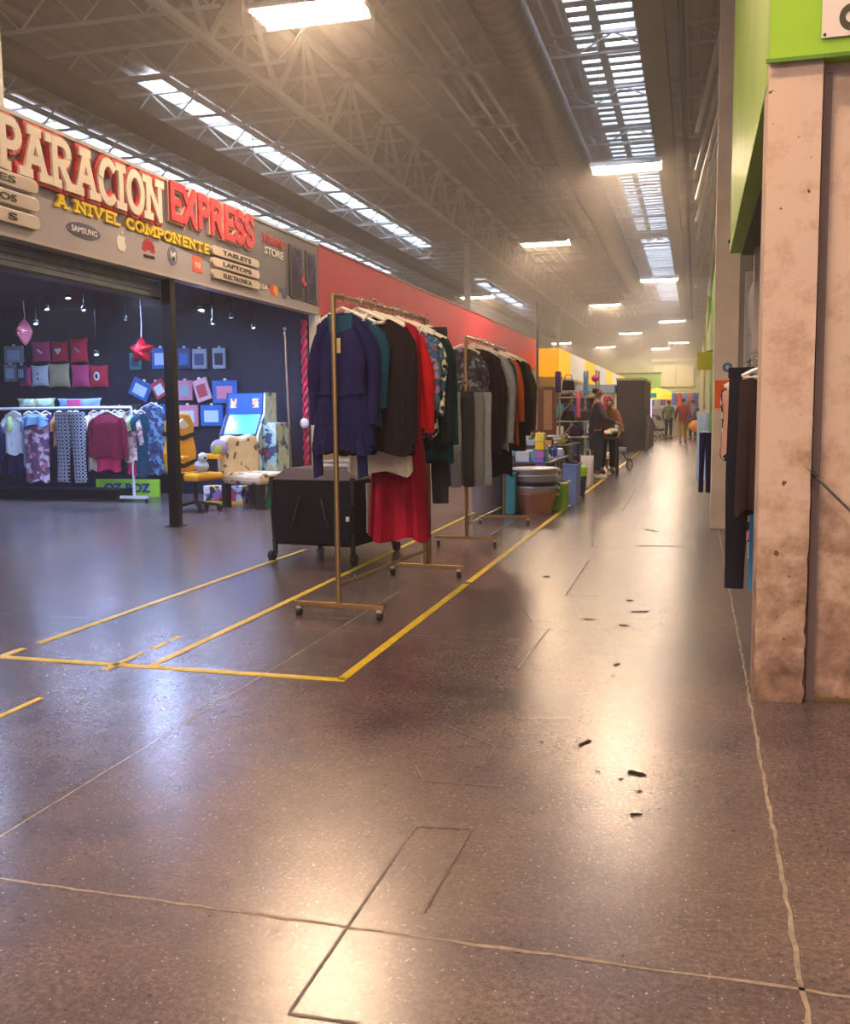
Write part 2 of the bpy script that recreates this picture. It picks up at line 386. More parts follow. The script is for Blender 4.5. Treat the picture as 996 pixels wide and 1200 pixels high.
for i, (x, y, l) in enumerate(f for f in fix if f[2]):
    o = fx if i == 0 else copy_tree(fx)
    o.location = (x, y, 5.45); o['label'] = l

# ------------------------------------------------------------------ left shop: shell
navy = mat('navy_wall', '02042c', .6, noise=.35, scale=2)
navy2 = mat('navy_ceiling', '05081a', .5, noise=.3, scale=1.5)
struct('wall_shop_back', MB().box((-14, 13.9, 0), (-5.55, 14.05, 2.95)), navy)
struct('wall_shop_side', MB().box((-14.1, 1, 0), (-14, 14.05, 2.95)), navy)
struct('ceiling_shop', MB().box((-14, 1, 2.95), (-5.65, 14.05, 3.02)), navy2)
struct('wall_shop_front', MB().box((-14, .9, 0), (-5.55, 1, 2.95)), navy)
metal = mat('dark_post', '1d1a1e', .35, metal=.4)
e = empty('shop_post', (-5.6, 9.75, 0), 'dark steel post holding up the middle of the repair shop sign', 'post')
MB().box((-.055, -.055, 0), (.055, .055, 2.74)).build('shaft', metal, e, bevel=.006); MB().box((-.09, -.09, 0), (.09, .09, .012)).build('base_plate', metal, e)
shut = mat('shutter_metal', '8790a0', .35, metal=.6, noise=.2)
e = empty('rolled_shutter', (-5.72, 1.2, 2.52), 'grey rolled-up metal shutter tucked under the repair sign', 'shutter')
q = MB()
for i in range(4): q.box((-.05-.01*(i % 2), 0, .06*i), (.05, 8.48, .06*i+.05))
q.build('slats', shut, e); MB().box((-.07, 0, -.03), (.07, 8.48, 0)).build('bottom_bar', metal, e)
struct('trim_shop_end', MB().box((-5.62, 13.85, 0), (-5.48, 14.0, 2.75)), mat('cream_trim', 'cfc5b4', .5), bevel=.01)
# downlights
dl_m = mat('cool_lamp', 'b0caff', .4, emit=1100)
def spot_lamp(x, y, z, r, label, group=None):
    e = empty('spot_lamp', (x, y, z), label, 'spot lamp', group)
    MB().lathe([(.012, 0), (r*1.3, -.02), (r*1.5, -.07), (r*1.35, -.07), (r, -.04), (.0001, -.03)], 16).build('shade', metal, e, smooth=True)
    MB().ball((0, 0, -.055), (r, r, r*.6), 12, 8).build('bulb', dl_m, e, smooth=True)
    MB().tube([(0, 0, 0), (0, 0, 2.95-z)], .006, 6).build('stem', metal, e); return e
for (px, py, r, l) in ((120, 337, .06, 'brightest bluish spot lamp hung in the dark shop'), (80, 348, .03, 'small spot lamp left of the brightest one, above the pink cushions'), (55, 361, .028, 'small spot lamp just right of the diamond balloon string'), (98, 362, .024, 'faint spot lamp below the brightest one'), (42, 378, .028, 'spot lamp close beside the diamond balloon'),
                   (173, 348, .03, 'spot lamp above the red star balloon'), (147, 373, .02, 'faint low spot lamp between the star balloon and the cushions'), (236, 362, .035, 'spot lamp just right of the dark post, highest of that side'), (249, 378, .022, 'faint spot lamp below the one beside the dark post'), (271, 371, .02, 'tiny spot lamp above the row of blue packs'), (297, 383, .022, 'small spot lamp above the arcade machine'), (113, 414, .03, 'low spot lamp glowing right of the tall red cushion')):
    w = on_y(px, py, 12.2); spot_lamp(w.x, 12.2, w.z+.05, r, l)
for i_, (x, y) in enumerate(((-7.5, 8.5), (-9.5, 9.5), (-7.2, 6), (-9, 6), (-6.6, 11))): spot_lamp(x, y, 2.88, .05, 'bluish spot lamp in the front half of the dark shop ceiling', 'front shop spot lamps')

# ------------------------------------------------------------------ stroke lettering
def arc(cx, cy, rx, ry, a0, a1, n=10): return [(cx+rx*math.cos(math.radians(a0+(a1-a0)*i/n)), cy+ry*math.sin(math.radians(a0+(a1-a0)*i/n))) for i in range(n+1)]
GL = {  # strokes in a 0..w x 0..1 box, serif feet positions
 'P': (.78, [[(.2,0),(.2,1)], [(.2,1),(.45,1)]+arc(.45,.74,.26,.26,90,-90)+[(.2,.48)]], [(.2,0),(.12,1)]),
 'A': (.95, [[(.16,0),(.48,1)], [(.48,1),(.8,0)], [(.28,.34),(.68,.34)]], [(.14,0),(.82,0),(.46,1)]),
 'R': (.9, [[(.2,0),(.2,1)], [(.2,1),(.45,1)]+arc(.45,.75,.25,.25,90,-90)+[(.2,.5)], [(.42,.5),(.74,0)]], [(.2,0),(.12,1),(.8,0)]),
 'C': (.8, [arc(.45,.5,.33,.5,50,310,16)], []),
 'I': (.42, [[(.21,0),(.21,1)]], [(.21,0),(.21,1)]),
 'O': (.88, [arc(.44,.5,.33,.5,0,360,20)], []),
 'N': (.95, [[(.18,0),(.18,1)], [(.18,1),(.76,0)], [(.76,0),(.76,1)]], [(.18,0),(.14,1),(.76,1)]),
 'E': (.74, [[(.2,0),(.2,1)], [(.2,1),(.68,1)], [(.2,.5),(.58,.5)], [(.2,0),(.68,0)]], []),
 'X': (.86, [[(.12,0),(.74,1)], [(.12,1),(.74,0)]], [(.13,0),(.73,0),(.13,1),(.73,1)]),
 'S': (.72, [arc(.37,.75,.25,.25,20,270,12)+arc(.37,.25,.25,.25,90,-160,12)], []),
 'V': (.88, [[(.12,1),(.44,0)], [(.44,0),(.76,1)]], [(.12,1),(.76,1)]),
 'L': (.7, [[(.2,0),(.2,1)], [(.2,0),(.64,0)]], [(.2,1)]),
 'M': (1.1, [[(.16,0),(.2,1)], [(.2,1),(.55,.15)], [(.55,.15),(.9,1)], [(.9,1),(.94,0)]], [(.16,0),(.94,0)]),
 'T': (.8, [[(.4,0),(.4,1)], [(.08,1),(.72,1)]], [(.4,0)]),
}
GE = [0]
def glyph(mb, ch, y0, z0, sy, sz, th, x0, x1, serif=True):
    w, st, ft = GL[ch]
    st = [list(s) for s in st]
    if serif:
        for (a, b) in ft: st.append([(a-.15, b), (a+.15, b)])
    for s in st:
        for a, b in zip(s, s[1:]):
            A = Vector((y0+a[0]*sy, z0+a[1]*sz)); B = Vector((y0+b[0]*sy, z0+b[1]*sz)); d = B-A
            if d.length < 1e-6: continue
            d = d.normalized(); n = Vector((-d.y, d.x))*th/2; ex = d*th*.4
            GE[0] = (GE[0]+1) % 23; mb.prism([A-ex+n, A-ex-n, B+ex-n, B+ex+n], 0, x0, x1+GE[0]*.00035)
def word(txt, y0, y1, z0, z1, th, x0, x1, m, parent, outline=None, oth=0, each=True, serif=True, pname='letter'):
    tot = sum(GL[c][0] if c != ' ' else .45 for c in txt); sy = (y1-y0)/tot; y = y0; allq = MB()
    for c in txt:
        if c == ' ': y += .45*sy; continue
        q = MB() if each else allq
        glyph(q, c, y, z0, sy, z1-z0, th, x0, x1, serif)
        if each:
            o = q.build(pname, m, parent)
            if outline:
                q2 = MB(); glyph(q2, c, y, z0, sy, z1-z0, th+oth, x0, (x0+x1)/2, serif); q2.build('letter_outline', outline, o)
        y += GL[c][0]*sy
    if not each: allq.build('lettering', m, parent)
def font_text(txt, parent, m, loc, rot, w, h, name='lettering', bold=.0, ext=.004):
    cu = bpy.data.curves.new('t', 'FONT'); cu.body = txt; cu.offset = bold; cu.extrude = .01; cu.align_x = 'CENTER'; cu.align_y = 'CENTER'; cu.resolution_u = 3
    t = bpy.data.objects.new('t', cu); COL.objects.link(t)
    me = bpy.data.meshes.new_from_object(t); bpy.data.objects.remove(t)
    xs = [v.co.x for v in me.vertices]; ys = [v.co.y for v in me.vertices]
    if not xs: return
    kx = w/(max(xs)-min(xs)); ky = h/(max(ys)-min(ys)); mx = (max(xs)+min(xs))/2; my = (max(ys)+min(ys))/2
    for v in me.vertices: v.co = Vector(((v.co.x-mx)*kx, (v.co.y-my)*ky, v.co.z*ext/.01))
    me.materials.clear(); me.materials.append(m)
    o = bpy.data.objects.new(name, me); COL.objects.link(o); o.parent = parent; o.location = loc; o.rotation_euler = rot
    return o
RX = (PI/2, 0, PI/2)      # text lying on a plane facing +X
RY = (PI/2, 0, 0)         # text facing -Y

# ------------------------------------------------------------------ the repair sign
XS = -5.5
def sy(px, py):
    p = on_x(px, py, XS); return p.y, p.z
sg = empty('shop_sign', (XS, 4.6, 2.75), 'long dark grey repair shop sign with red and yellow lettering and phone logos', 'sign')
bmat = mat('sign_board', '605e6c', .4, noise=.12, scale=1.5); edge = mat('sign_edge', 'b0a8a4', .4)
def sb(mb, name, m, par=sg, **k):   # child of the sign in world coordinates
    o = mb.build(name, m, par, **k); o.location = Vector((0, 0, 0))-sg.location if par is sg else (0, 0, 0); return o
class SG:  # lets word() build children whose mesh is in world coordinates
    pass

# board with a pale lower band
sb(MB().box((-5.62, 4.6, 2.75), (-5.5, 13.97, 3.73)), 'board', bmat)
lowb = mat('sign_lower_band', 'a49ea6', .4, noise=.1, scale=2)
q = MB(); q.prism([(4.6, 2.75), (13.97, 2.75), (13.97, 2.83), (11.2, 2.95), (9.6, 3.08), (6.5, 3.16), (4.6, 3.2)], 0, -5.498, -5.49); sb(q, 'lower_band', lowb)
sb(MB().box((-5.63, 4.6, 3.73), (-5.48, 13.98, 3.76)), 'top_trim', edge); sb(MB().box((-5.63, 4.6, 2.72), (-5.48, 13.98, 2.75)), 'bottom_trim', edge)
cream = mat('cream_letter', 'e9dccb', .5); redl = mat('red_outline', 'c92f35', .45); redf = mat('red_letter', 'c22b3c', .45); pale = mat('pale_outline', 'd8b8b0', .5)
orl = mat('orange_letter', 'dc8a4a', .45); yel = mat('yellow_letter', 'eecb2e', .45); blk = mat('black_print', '1d1b1e', .5); whi = mat('white_print', 'eae6e2', .5)
off = Vector((0, 0, 0))-sg.location
before = set(sg.children)
YL, _ = sy(-12, 140); YN, _ = sy(187, 240); YE0, _ = sy(193, 240); YE1, _ = sy(294, 280)
pw = (YN-YL)/sum(GL[c][0] for c in 'PARACION'); ys0 = YL-pw*(GL['R'][0]+GL['E'][0])
word('REPARACION', ys0, YN, 3.29, 3.65, .075, -5.5, -5.45, cream, sg, redl, .06)
word('EXPRESS', YE0, YE1, 3.37, 3.70, .085, -5.5, -5.45, redf, sg, pale, .035, serif=False)
yA, _ = sy(62, 235); yB, _ = sy(243, 288)
word('A NIVEL COMPONENTE', yA, yB, 3.105, 3.195, .026, -5.5, -5.475, yel, sg, each=False)
for o in sg.children:
    if o not in before: o.location = off
pill = mat('pill_plate', 'cdbfb2', .4)
def plate(y0, y1, z0, z1, txt, tw=None, tl=None):
    r = (z1-z0)/2; zc = (z0+z1)/2
    poly = [(y0+r+r*math.cos(a), zc+r*math.sin(a)) for a in [PI/2+PI*i/8 for i in range(9)]]+[(y1-r+r*math.cos(a), zc+r*math.sin(a)) for a in [-PI/2+PI*i/8 for i in range(9)]]
    o = MB().prism(poly, 0, -5.5, -5.45).build('name_plate', pill, sg, loc=off, bevel=.006)
    if txt: font_text(txt, o, blk, (-5.448, tl if tl else (y0+y1)/2, zc), RX, tw or (y1-y0)*.6, (z1-z0)*.5, bold=.01)
yp, _ = sy(39, 205)
for z0, tx, w_ in ((3.13, 'LES', .32), (2.98, 'COS', .32), (2.83, 'S', .11)):
    plate(4.9, yp, z0, z0+.115, tx, w_, yp-.42-(w_ < .2)*-.12 if False else yp-.30-w_/2)
ya, _ = sy(245, 300); yb, _ = sy(300, 310)
for z0, tx in ((3.11, 'TABLETS'), (2.975, 'LAPTOPS'), (2.84, 'ELECTRONICA')): plate(ya, yb, z0, z0+.105, tx)
# logos
def disc(px, py, ry, rz, m, name='logo', x=-5.485, par=None, n=24):
    y, z = sy(px, py); q = MB().prism([(y+ry*math.cos(2*PI*i/n), z+rz*math.sin(2*PI*i/n)) for i in range(n)], 0, -5.5, x)
    return q.build(name, m, par or sg, loc=off if par is None else (0, 0, 0)), y, z
o, y, z = disc(97, 271, .26, .07, mat('logo_navy', '4a4668', .4)); font_text('SAMSUNG', o, whi, (-5.483, y, z), RX, .4, .055, bold=.01)
y, z = sy(141, 284)
q = MB()
q.prism([(y+a*.085, z+b*.085) for a, b in [(0,.62),(.35,.78),(.75,.6),(.62,.3),(.6,0),(.95,-.3),(.7,-.85),(.35,-1.05),(0,-.95),(-.35,-1.05),(-.75,-.8),(-1,-.1),(-.85,.5),(-.45,.78)]], 0, -5.5, -5.485)
q.prism([(y+a*.085, z+b*.085) for a, b in [(.02,.85),(.1,1.25),(.42,1.5),(.38,1.1)]], 0, -5.5, -5.485); q.build('logo', whi, sg, loc=off)
y, z = sy(173, 291); q = MB()
for i in range(8):
    a = math.radians(8+i*164/7); d = Vector((math.cos(a), math.sin(a))); n = Vector((-d.y, d.x))
    c = Vector((y, z-.03)); q.prism([c+d*.02, c+d*.08+n*.028, c+d*.13+n*.012, c+d*.13-n*.012, c+d*.08-n*.028], 0, -5.5, -5.485)
o = q.build('logo', redf, sg, loc=off); font_text('HUAWEI', o, blk, (-5.484, y, z-.085), RX, .2, .03)
o, y, z = disc(201, 300, .1, .1, mat('logo_blue', '5b5c8c', .4)); font_text('M', o, whi, (-5.483, y, z), RX, .1, .09, bold=.02)
y, z = sy(230, 310); o = MB().box((-5.5, y-.11, z-.09), (-5.485, y+.11, z+.09)).build('logo', mat('logo_orange', 'ee5a28', .4), sg, loc=off, bevel=.006); font_text('mi', o, whi, (-5.483, y, z), RX, .12, .08, bold=.01)
y, z = sy(320, 286); font_text('XTREMO', sg, redl, Vector((-5.49, y, z+.03))+off, RX, .72, .12, bold=.03)
font_text('STORE', sg, whi, Vector((-5.488, y, z-.12))+off, RX, .6, .1, bold=.02)
y, z = sy(307, 336); font_text('VISA', sg, whi, Vector((-5.483, y, z))+off, RX, .28, .07)
o, y, z = disc(318, 340, .07, .07, mat('card_red', 'e23a2a', .4)); o, y, z = disc(322, 341, .07, .07, mat('card_yellow', 'f0a030', .4), x=-5.483)
disc(332, 344, .09, .08, mat('logo_navy', '4a4668', .4))
scr = pattern('phone_screen', ['241f33', '2b2c55', '3c3f80', '2a2236'], 'noise', 3)
for pa, pb in (((338, 290), (354, 345)), ((357, 296), (370, 350))):
    y0, z1 = sy(*pa); y1, z0 = sy(*pb)
    o = MB().box((-5.5, y0, 2.86), (-5.48, y1, 3.6)).build('phone_picture', mat('phone_bezel', '2b2830', .3), sg, loc=off, bevel=.004)
    MB().box((-5.48, y0+.05, 2.9), (-5.477, y1-.05, 3.56)).build('screen', scr, o)
y, z = sy(354, 330); MB().prism([(y-.1, z), (y+.02, z-.08), (y+.12, z-.02), (y+.03, z+.02), (y, z+.12)], 0, -5.5, -5.47).build('red_mark', redf, sg, loc=off)

# ------------------------------------------------------------------ red fascia and yellow box sign
rd = mat('red_fascia', 'cc3452', .6, noise=.1, scale=1)
e = empty('fascia_sign', (-5.55, 14.0, 2.7), 'long plain red fascia board above the stores behind the clothes racks', 'sign')
MB().box((-.07, .0, .03), (.05, 20.8, 1.05)).build('board', rd, e); MB().box((-.08, 0, 1.05), (.07, 20.82, 1.08)).build('top_rail', mat('fascia_rail', '8b3038', .5), e); MB().box((-.08, 0, 0), (.07, 20.82, .03)).build('bottom_rail', MATS['fascia_rail'], e)
struct('wall_store', MB().box((-5.8, 14.06, 0), (-5.65, 34.9, 2.7)), mat('store_wall', 'b9a894', .7, noise=.2, scale=1))
struct('wall_store_end', MB().box((-12, 34.9, 0), (-4.6, 35.1, 2.45)), mat('pale_wall', 'd5cdc2', .7))
struct('wall_store_far', MB().box((-5.0, 35.1, 0), (-4.8, 66, 2.45)), MATS['pale_wall'])
e = empty('box_sign', (-4.5, 33.5, 2.45), 'yellow and white box sign row with a bright yellow end face', 'sign')
yw = mat('sun_yellow', 'ffb606', .5, emit=.3); ywh = mat('box_white', 'd8d4cc', .5, emit=.15)  # slight glow added to lift the shaded sign faces
MB().box((-.75, 0, 0), (0, 3.2, .92)).build('end_box', yw, e, bevel=.01)
y = 3.2
for i, (m, L) in enumerate(((ywh, 5), (yw, 4.2), (ywh, 6), (yw, 4), (ywh, 5), (yw, 5))):
    MB().box((-.6, y, 0), (-.0, y+L-.06, .92)).build('sign_panel', m, e); y += L
e = empty('sign_pole', (-4.5, 28.8, 0), 'thin dark vertical pole at the end of the red fascia', 'pole')
MB().tube([(0, 0, 0), (0, 0, 4.4)], .035, 8).build('shaft', dkm, e); MB().lathe([(.12, 0), (.12, .03), (.04, .05)], 12).build('base', dkm, e)

# ------------------------------------------------------------------ right side: column, wall, green fascia
def stained():
    m = mat('painted_concrete', 'c0a58e', .75); nt = m.node_tree; b = nt.nodes['Principled BSDF']; L = nt.links.new
    tc = nt.nodes.new('ShaderNodeTexCoord'); n = nt.nodes.new('ShaderNodeTexNoise'); n.inputs['Scale'].default_value = 5; n.inputs['Detail'].default_value = 9; n.inputs['Roughness'].default_value = .7
    L(tc.outputs['Object'], n.inputs['Vector'])
    sp = nt.nodes.new('ShaderNodeSeparateXYZ'); L(tc.outputs['Object'], sp.inputs[0])
    mr = nt.nodes.new('ShaderNodeMapRange'); mr.inputs[1].default_value = 1.3; mr.inputs[2].default_value = .0; mr.inputs[3].default_value = -.1; mr.inputs[4].default_value = .17; L(sp.outputs[2], mr.inputs[0])
    ad = nt.nodes.new('ShaderNodeMath'); ad.operation = 'ADD'; L(n.outputs['Fac'], ad.inputs[0]); L(mr.outputs[0], ad.inputs[1])
    r = nt.nodes.new('ShaderNodeValToRGB'); e = r.color_ramp.elements; e.new(.5); e.new(.6)
    for i, (p, c) in enumerate(((.4, 'ccb4a2'), (.52, 'b89c88'), (.64, '937664'), (.82, '604838'))): e[i].position = p; e[i].color = lin(c)+(1,)
    L(ad.outputs[0], r.inputs[0])
    n3 = nt.nodes.new('ShaderNodeTexNoise'); n3.inputs['Scale'].default_value = 22; n3.inputs['Detail'].default_value = 3; L(tc.outputs['Object'], n3.inputs['Vector'])
    r3 = nt.nodes.new('ShaderNodeValToRGB'); r3.color_ramp.elements[0].position = .70; r3.color_ramp.elements[1].position = .73; r3.color_ramp.elements[0].color = (0,0,0,1)
    L(n3.outputs['Fac'], r3.inputs[0])
    mx = nt.nodes.new('ShaderNodeMix'); mx.data_type = 'RGBA'; L(r3.outputs[0], mx.inputs[0]); L(r.outputs[0], mx.inputs[6]); mx.inputs[7].default_value = lin('4a342a')+(1,)
    L(mx.outputs[2], b.inputs['Base Color'])
    bp = nt.nodes.new('ShaderNodeBump'); bp.inputs['Strength'].default_value = .3; bp.inputs['Distance'].default_value = .01; L(n.outputs['Fac'], bp.inputs['Height']); L(bp.outputs[0], b.inputs['Normal'])
    return m
conc = stained()
q = MB()   # chipped column: rows of slightly jittered corners
rr = random.Random(5); rows = []; NZ = 60
for i in range(NZ+1):
    z = 2.66*i/NZ; j = .006*max(0, 1-z/1.5)
    rows.append([(.262+rr.uniform(0, j), 4.33+rr.uniform(0, j), z), (.468-rr.uniform(0, 2.2*j), 4.33+rr.uniform(0, j), z), (.468, 4.60, z), (.262, 4.60, z)])
q.add([v for r in rows for v in r], [(4*i+a, 4*i+(a+1) % 4, 4*i+4+(a+1) % 4, 4*i+4+a) for i in range(NZ) for a in range(4)]+[(3, 2, 1, 0), tuple(4*NZ+a for a in range(4))])
tag(q.build('concrete_column', conc), 'chipped beige concrete column under the green corner fascia', 'column')
struct('wall_right_front', MB().box((.47, 4.41, 0), (5.8, 4.6, 2.64)), conc)
trim(MB().box((.478, 4.385, .0), (.51, 4.41, 2.6)), mat('gap_shade_paint', '6b5a58', .8))  # dark strip painted in for the shade between column and wall
struct('baseboard_right', MB().box((.47, 4.395, 0), (3, 4.41, .012)), mat('floor_edge_grime', '6a5522', .8))
grn = mat('lime_paint', '8fc01c', .5, noise=.12, scale=2)
e = empty('green_fascia', (.26, 4.3, 2.64), 'lime green corner fascia above the concrete column', 'fascia')
MB().box((0, 0, 0.002), (5.5, .12, 3.0)).build('front_board', grn, e)
MB().box((0, .12, -.06), (.1, 4.66, 3.0)).build('side_board', mat('lime_paint_lightened', 'a6d040', .5, noise=.12, scale=2), e)  # same lime paint, lightened so this side looks better lit
MB().box((-.012, -.006, -.012), (5.5, .0, .004)).build('bottom_strip', mat('lime_dark', '4c7a10', .6), e)
struct('ceiling_kiosk', MB().box((.36, 4.6, 2.56), (5.8, 8.96, 2.62)), mat('soffit_grey', '6c7062', .7))
e = empty('notice_board', (.452, 4.29, 2.70), 'white notice with a dark ring letter fixed on the green fascia', 'notice')
MB().box((0, -.004, 0), (.42, .004, .4)).build('board', mat('notice_white', 'd9cfc8', .5), e, bevel=.002)
q = MB(); n = 32
for i in range(n):
    a, b = 2*PI*i/n, 2*PI*(i+1)/n; c = (.108, .07)
    q.prism([(c[0]+.022*math.cos(a), c[1]+.022*math.sin(a)), (c[0]+.045*math.cos(a), c[1]+.05*math.sin(a)), (c[0]+.045*math.cos(b), c[1]+.05*math.sin(b)), (c[0]+.022*math.cos(b), c[1]+.022*math.sin(b))], 1, -.007, -.0035)
q.build('lettering', mat('ring_dark', '2f2a18', .5), e)
MB().ball((.012, -.005, .012), .006, 8, 6).build('screw', blk, e)
# rod on the wall
e = empty('wall_rod', (0, 0, 0), 'black and steel rod leaning on the beige wall by the column', 'rod')
a, b = on_y(945, 548, 4.34), on_y(1010, 612, 4.34)
d = (b-a)
MB().tube([a, a+d*.18], .010, 10).build('grip', blk, e, smooth=True); MB().tube([a+d*.18, b+d*2.0], .006, 10).build('shaft', mat('rod_steel', '6f6a68', .3, metal=.8), e, smooth=True)
# far pillar
pil = mat('pillar_paint', 'e2d2c2', .7, noise=.15, scale=4)
e = empty('tall_pillar', (.29, 10.75, 0), 'tall narrow beige pillar with an orange sticker beside the hanging clothes', 'column')
MB().box((-.12, -.12, 0), (.125, .15, 8.0)).build('shaft', pil, e, bevel=.006)
MB().box((-.1, -.125, 1.26), (.105, -.12, 1.55)).build('orange_sticker', mat('orange_sticker', 'ef5a1a', .5), e, bevel=.002)
q = MB()
for i in range(24):
    a, b = 2*PI*i/24, 2*PI*(i+1)/24
    q.prism([(.02+.02*math.cos(a), 1.68+.02*math.sin(a)), (.02+.05*math.cos(a), 1.68+.05*math.sin(a)), (.02+.05*math.cos(b), 1.68+.05*math.sin(b)), (.02+.02*math.cos(b), 1.68+.02*math.sin(b))], 1, -.125, -.12)
q.build('blue_ring', mat('ring_blue', '3d78a8', .5), e)
MB().tube([(.02, -.135, 2.95), (.02, -.12, 2.95)], .022, 10).build('bolt', blk, e)
# kiosk interior behind the column
struct('wall_kiosk', MB().box((.62, 4.6, 0), (.7, 10.6, 2.56)), mat('kiosk_wall', '6e7880', .4, noise=.2, scale=3))
struct('wall_kiosk_back', MB().box((.41, 10.6, 0), (5.8, 10.75, 3.4)), mat('kiosk_grey', '7d7a76', .6))
e = empty('kiosk_blind', (.46, 8.6, 1.9), 'grey folding metal gate leaf behind the green fascia', 'gate')
MB().bar((0, 0, .1), (.05, 1.1, .65), .03).bar((0, .6, 0), (.05, 1.6, .5), .03).build('brace', steel, e)
MB().box((-.02, -.1, -1.9), (.06, .0, .66)).box((-.02, 1.4, -1.9), (.06, 1.5, .66)).build('upright', steel, e); MB().box((.0, .0, -.2), (.03, 1.4, .45)).build('panel', mat('gate_panel', '7f93a0', .3, metal=.3), e)
# shop fronts beyond the pillar on the right
rc = [('e0d8c8', 12.5, 16, 3.0, .25), ('4c9a3a', 16.2, 20.5, 3.6, .27), ('d9cfc0', 20.8, 27, 3.2, .26), ('8dbb3c', 27.2, 33, 4.2, .27), ('c9b59e', 33.3, 41, 3.2, .24), ('a8c070', 41.3, 52, 4.2, .27), ('cabfae', 52.3, 72.9, 3.4, .24)]
for i, (c, y0, y1, h, x0) in enumerate(rc):
    struct('wall_front_right_%d' % (i+1), MB().box((x0, y0, 0), (x0+1.2, y1, h)), mat('front_%d' % i, c, .7, noise=.15, scale=1))
e = empty('hanging_sign', (.05, 17, 1.9), 'small yellow hanging sign sticking out on the right side of the walkway', 'sign')
MB().box((-.04, 0, 0), (.2, .04, .3)).build('panel', mat('sign_lemon', 'c9c228', .5), e, bevel=.005); MB().tube([(.1, .02, .3), (.28, .02, .34)], .012, 6).build('bracket', blk, e)
# far end boards and green
e = empty('far_board', (-1.45, 72.8, 2.9), 'cream lit boards hung on the green end wall of the hall', 'board')
for x0, x1 in ((-1.5, 0), (.1, 1.3)): MB().box((x0, 0, 0), (x1, .1, 1.5)).build('panel', mat('cream_board', 'ded8b4', .5), e)
MB().box((-1.7, -.1, 1.8), (1.5, 0, 2.0)).build('top_rail', mat('cream_rail', 'efe6c0', .5), e)
e = empty('green_partition', (-3.4, 66, 0), 'pale green partition panel near the end of the hall', 'partition')
MB().box((-4, 0, 0), (1.2, .15, 3.6)).build('panel', mat('green_panel', '9ccc70', .7), e); MB().box((-4.05, -.05, 3.6), (1.25, .2, 3.7)).build('cap', mat('lime_dark', '4c7a10', .6), e)

# ------------------------------------------------------------------ garments
def sil(t, prof):
    for (a, wa), (b, wb) in zip(prof, prof[1:]):
        if a <= t <= b:
            k = (t-a)/(b-a) if b > a else 0; return wa+(wb-wa)*k
    return prof[-1][1]
def cloth_body(w, L, prof, depth=.1, folds=7, amp=.3, seed=0, slope=.5, neck=.05, hem=.02, rows=22, n=56):
    """closed hanging cloth shell: width along x, thickness along y, top at z=0"""
    r = random.Random(seed); ph = r.uniform(0, 6); ph2 = r.uniform(0, 6); vs = []
    for i in range(rows+1):
        t = i/rows
        for k in range(n):
            a = 2*PI*k/n; ca, sa = math.cos(a), math.sin(a)
            hw = w/2*sil(t, prof); f = amp*(.15+.85*t)
            fold = 1+f*.35*math.sin(folds*a+ph+1.2*t)+f*.2*math.sin((folds*2+1)*a+ph2-2*t)
            x = hw*(abs(ca)**.8)*(1 if ca >= 0 else -1)*(1+f*.06*math.sin(5*t+ph))
            th = depth/2*(.25+.75*min(1, t*5))*(.8+.5*t)
            y = th*(abs(sa)**.7)*(1 if sa >= 0 else -1)*fold+.012*t*math.sin(3*ca*2+ph2)
            u = abs(x)/(w/2)
            top = -slope*w/2*min(1.1, u)**1.5 if w else 0
            nk = neck*math.exp(-(x/(w*.16))**4)*(1 if sa < 0 else .25)
            z = (top-nk)*(1-t)**2 - t*L + (hem*math.sin(4*a+ph)*t if t > .9 else 0)
            vs.append((x, y, z))
    q = MB(); fs = [(i*n+k, i*n+(k+1) % n, (i+1)*n+(k+1) % n, (i+1)*n+k) for i in range(rows) for k in range(n)]
    for k in range(n//2): fs.append((k, (k+1) % n, (n-1-k) % n, (n-k) % n) if k else (0, 1, n-1))
    fs = [f for f in fs if len(set(f)) >= 3]
    fs = [tuple(dict.fromkeys(f)) for f in fs]; q.add(vs, fs); return q
def sleeve(side, w, L, r0=.048, r1=.037, seed=0, drop=.10, out=.03):
    r = random.Random(seed); q = MB(); pts = []; rs = []
    for i in range(9):
        t = i/8; pts.append((side*(w/2-.075+(.055+out)*min(1, t*3)**.6+.01*math.sin(5*t+seed)), .015*math.sin(4*t+seed), -drop*w-.055-t*L)); rs.append((r0*.75 if i == 0 else r0+(r1-r0)*t)*(1+.12*math.sin(9*t+seed)))
    q.tube(pts, rs, 14)
    return q
hang_w = mat('white_hanger', 'e6dfd2', .4); hang_b = mat('black_hanger', '241f22', .4); hook_m = mat('hanger_hook', 'b8b4ae', .25, metal=.9)
def hanger(par_pos, rz, w, m, label, group=None, hookz=.09):
    e = empty('clothes_hanger', par_pos, label, 'hanger', group, rz)
    hw = w/2
    MB().tube([(0, 0, -hookz-.005), (-hw*.5, 0, -hookz-.05*w/.4), (-hw, 0, -hookz-.10*w/.4), (-hw*.97, 0, -hookz-.115*w/.4), (hw*.97, 0, -hookz-.115*w/.4), (hw, 0, -hookz-.10*w/.4), (hw*.5, 0, -hookz-.05*w/.4), (0, 0, -hookz-.005)], .011, 6).build('shoulder_bar', m, e, smooth=True)
    pts = [(0, 0, -hookz)]+[(.022*math.cos(a), 0, .0-.0+.022*math.sin(a)) for a in [math.radians(-90+i*36) for i in range(8)]]
    MB().tube(pts, .003, 5, False).build('hook', hook_m, e, smooth=True)
    return e
def pr(*a): return list(a)
P_DRESS = pr((0,.96),(.08,1),(.4,.84),(.5,.8),(.75,1.0),(1,1.15)); P_TOP = pr((0,.96),(.1,1),(.5,.92),(1,.98)); P_SKIRT = pr((0,.62),(.2,.7),(1,1.25)); P_JACK = pr((0,.98),(.08,1.02),(.6,.98),(1,1.05)); P_LONG = pr((0,.9),(.1,.95),(.35,.72),(.6,.85),(1,1.2))
gseed = [10]
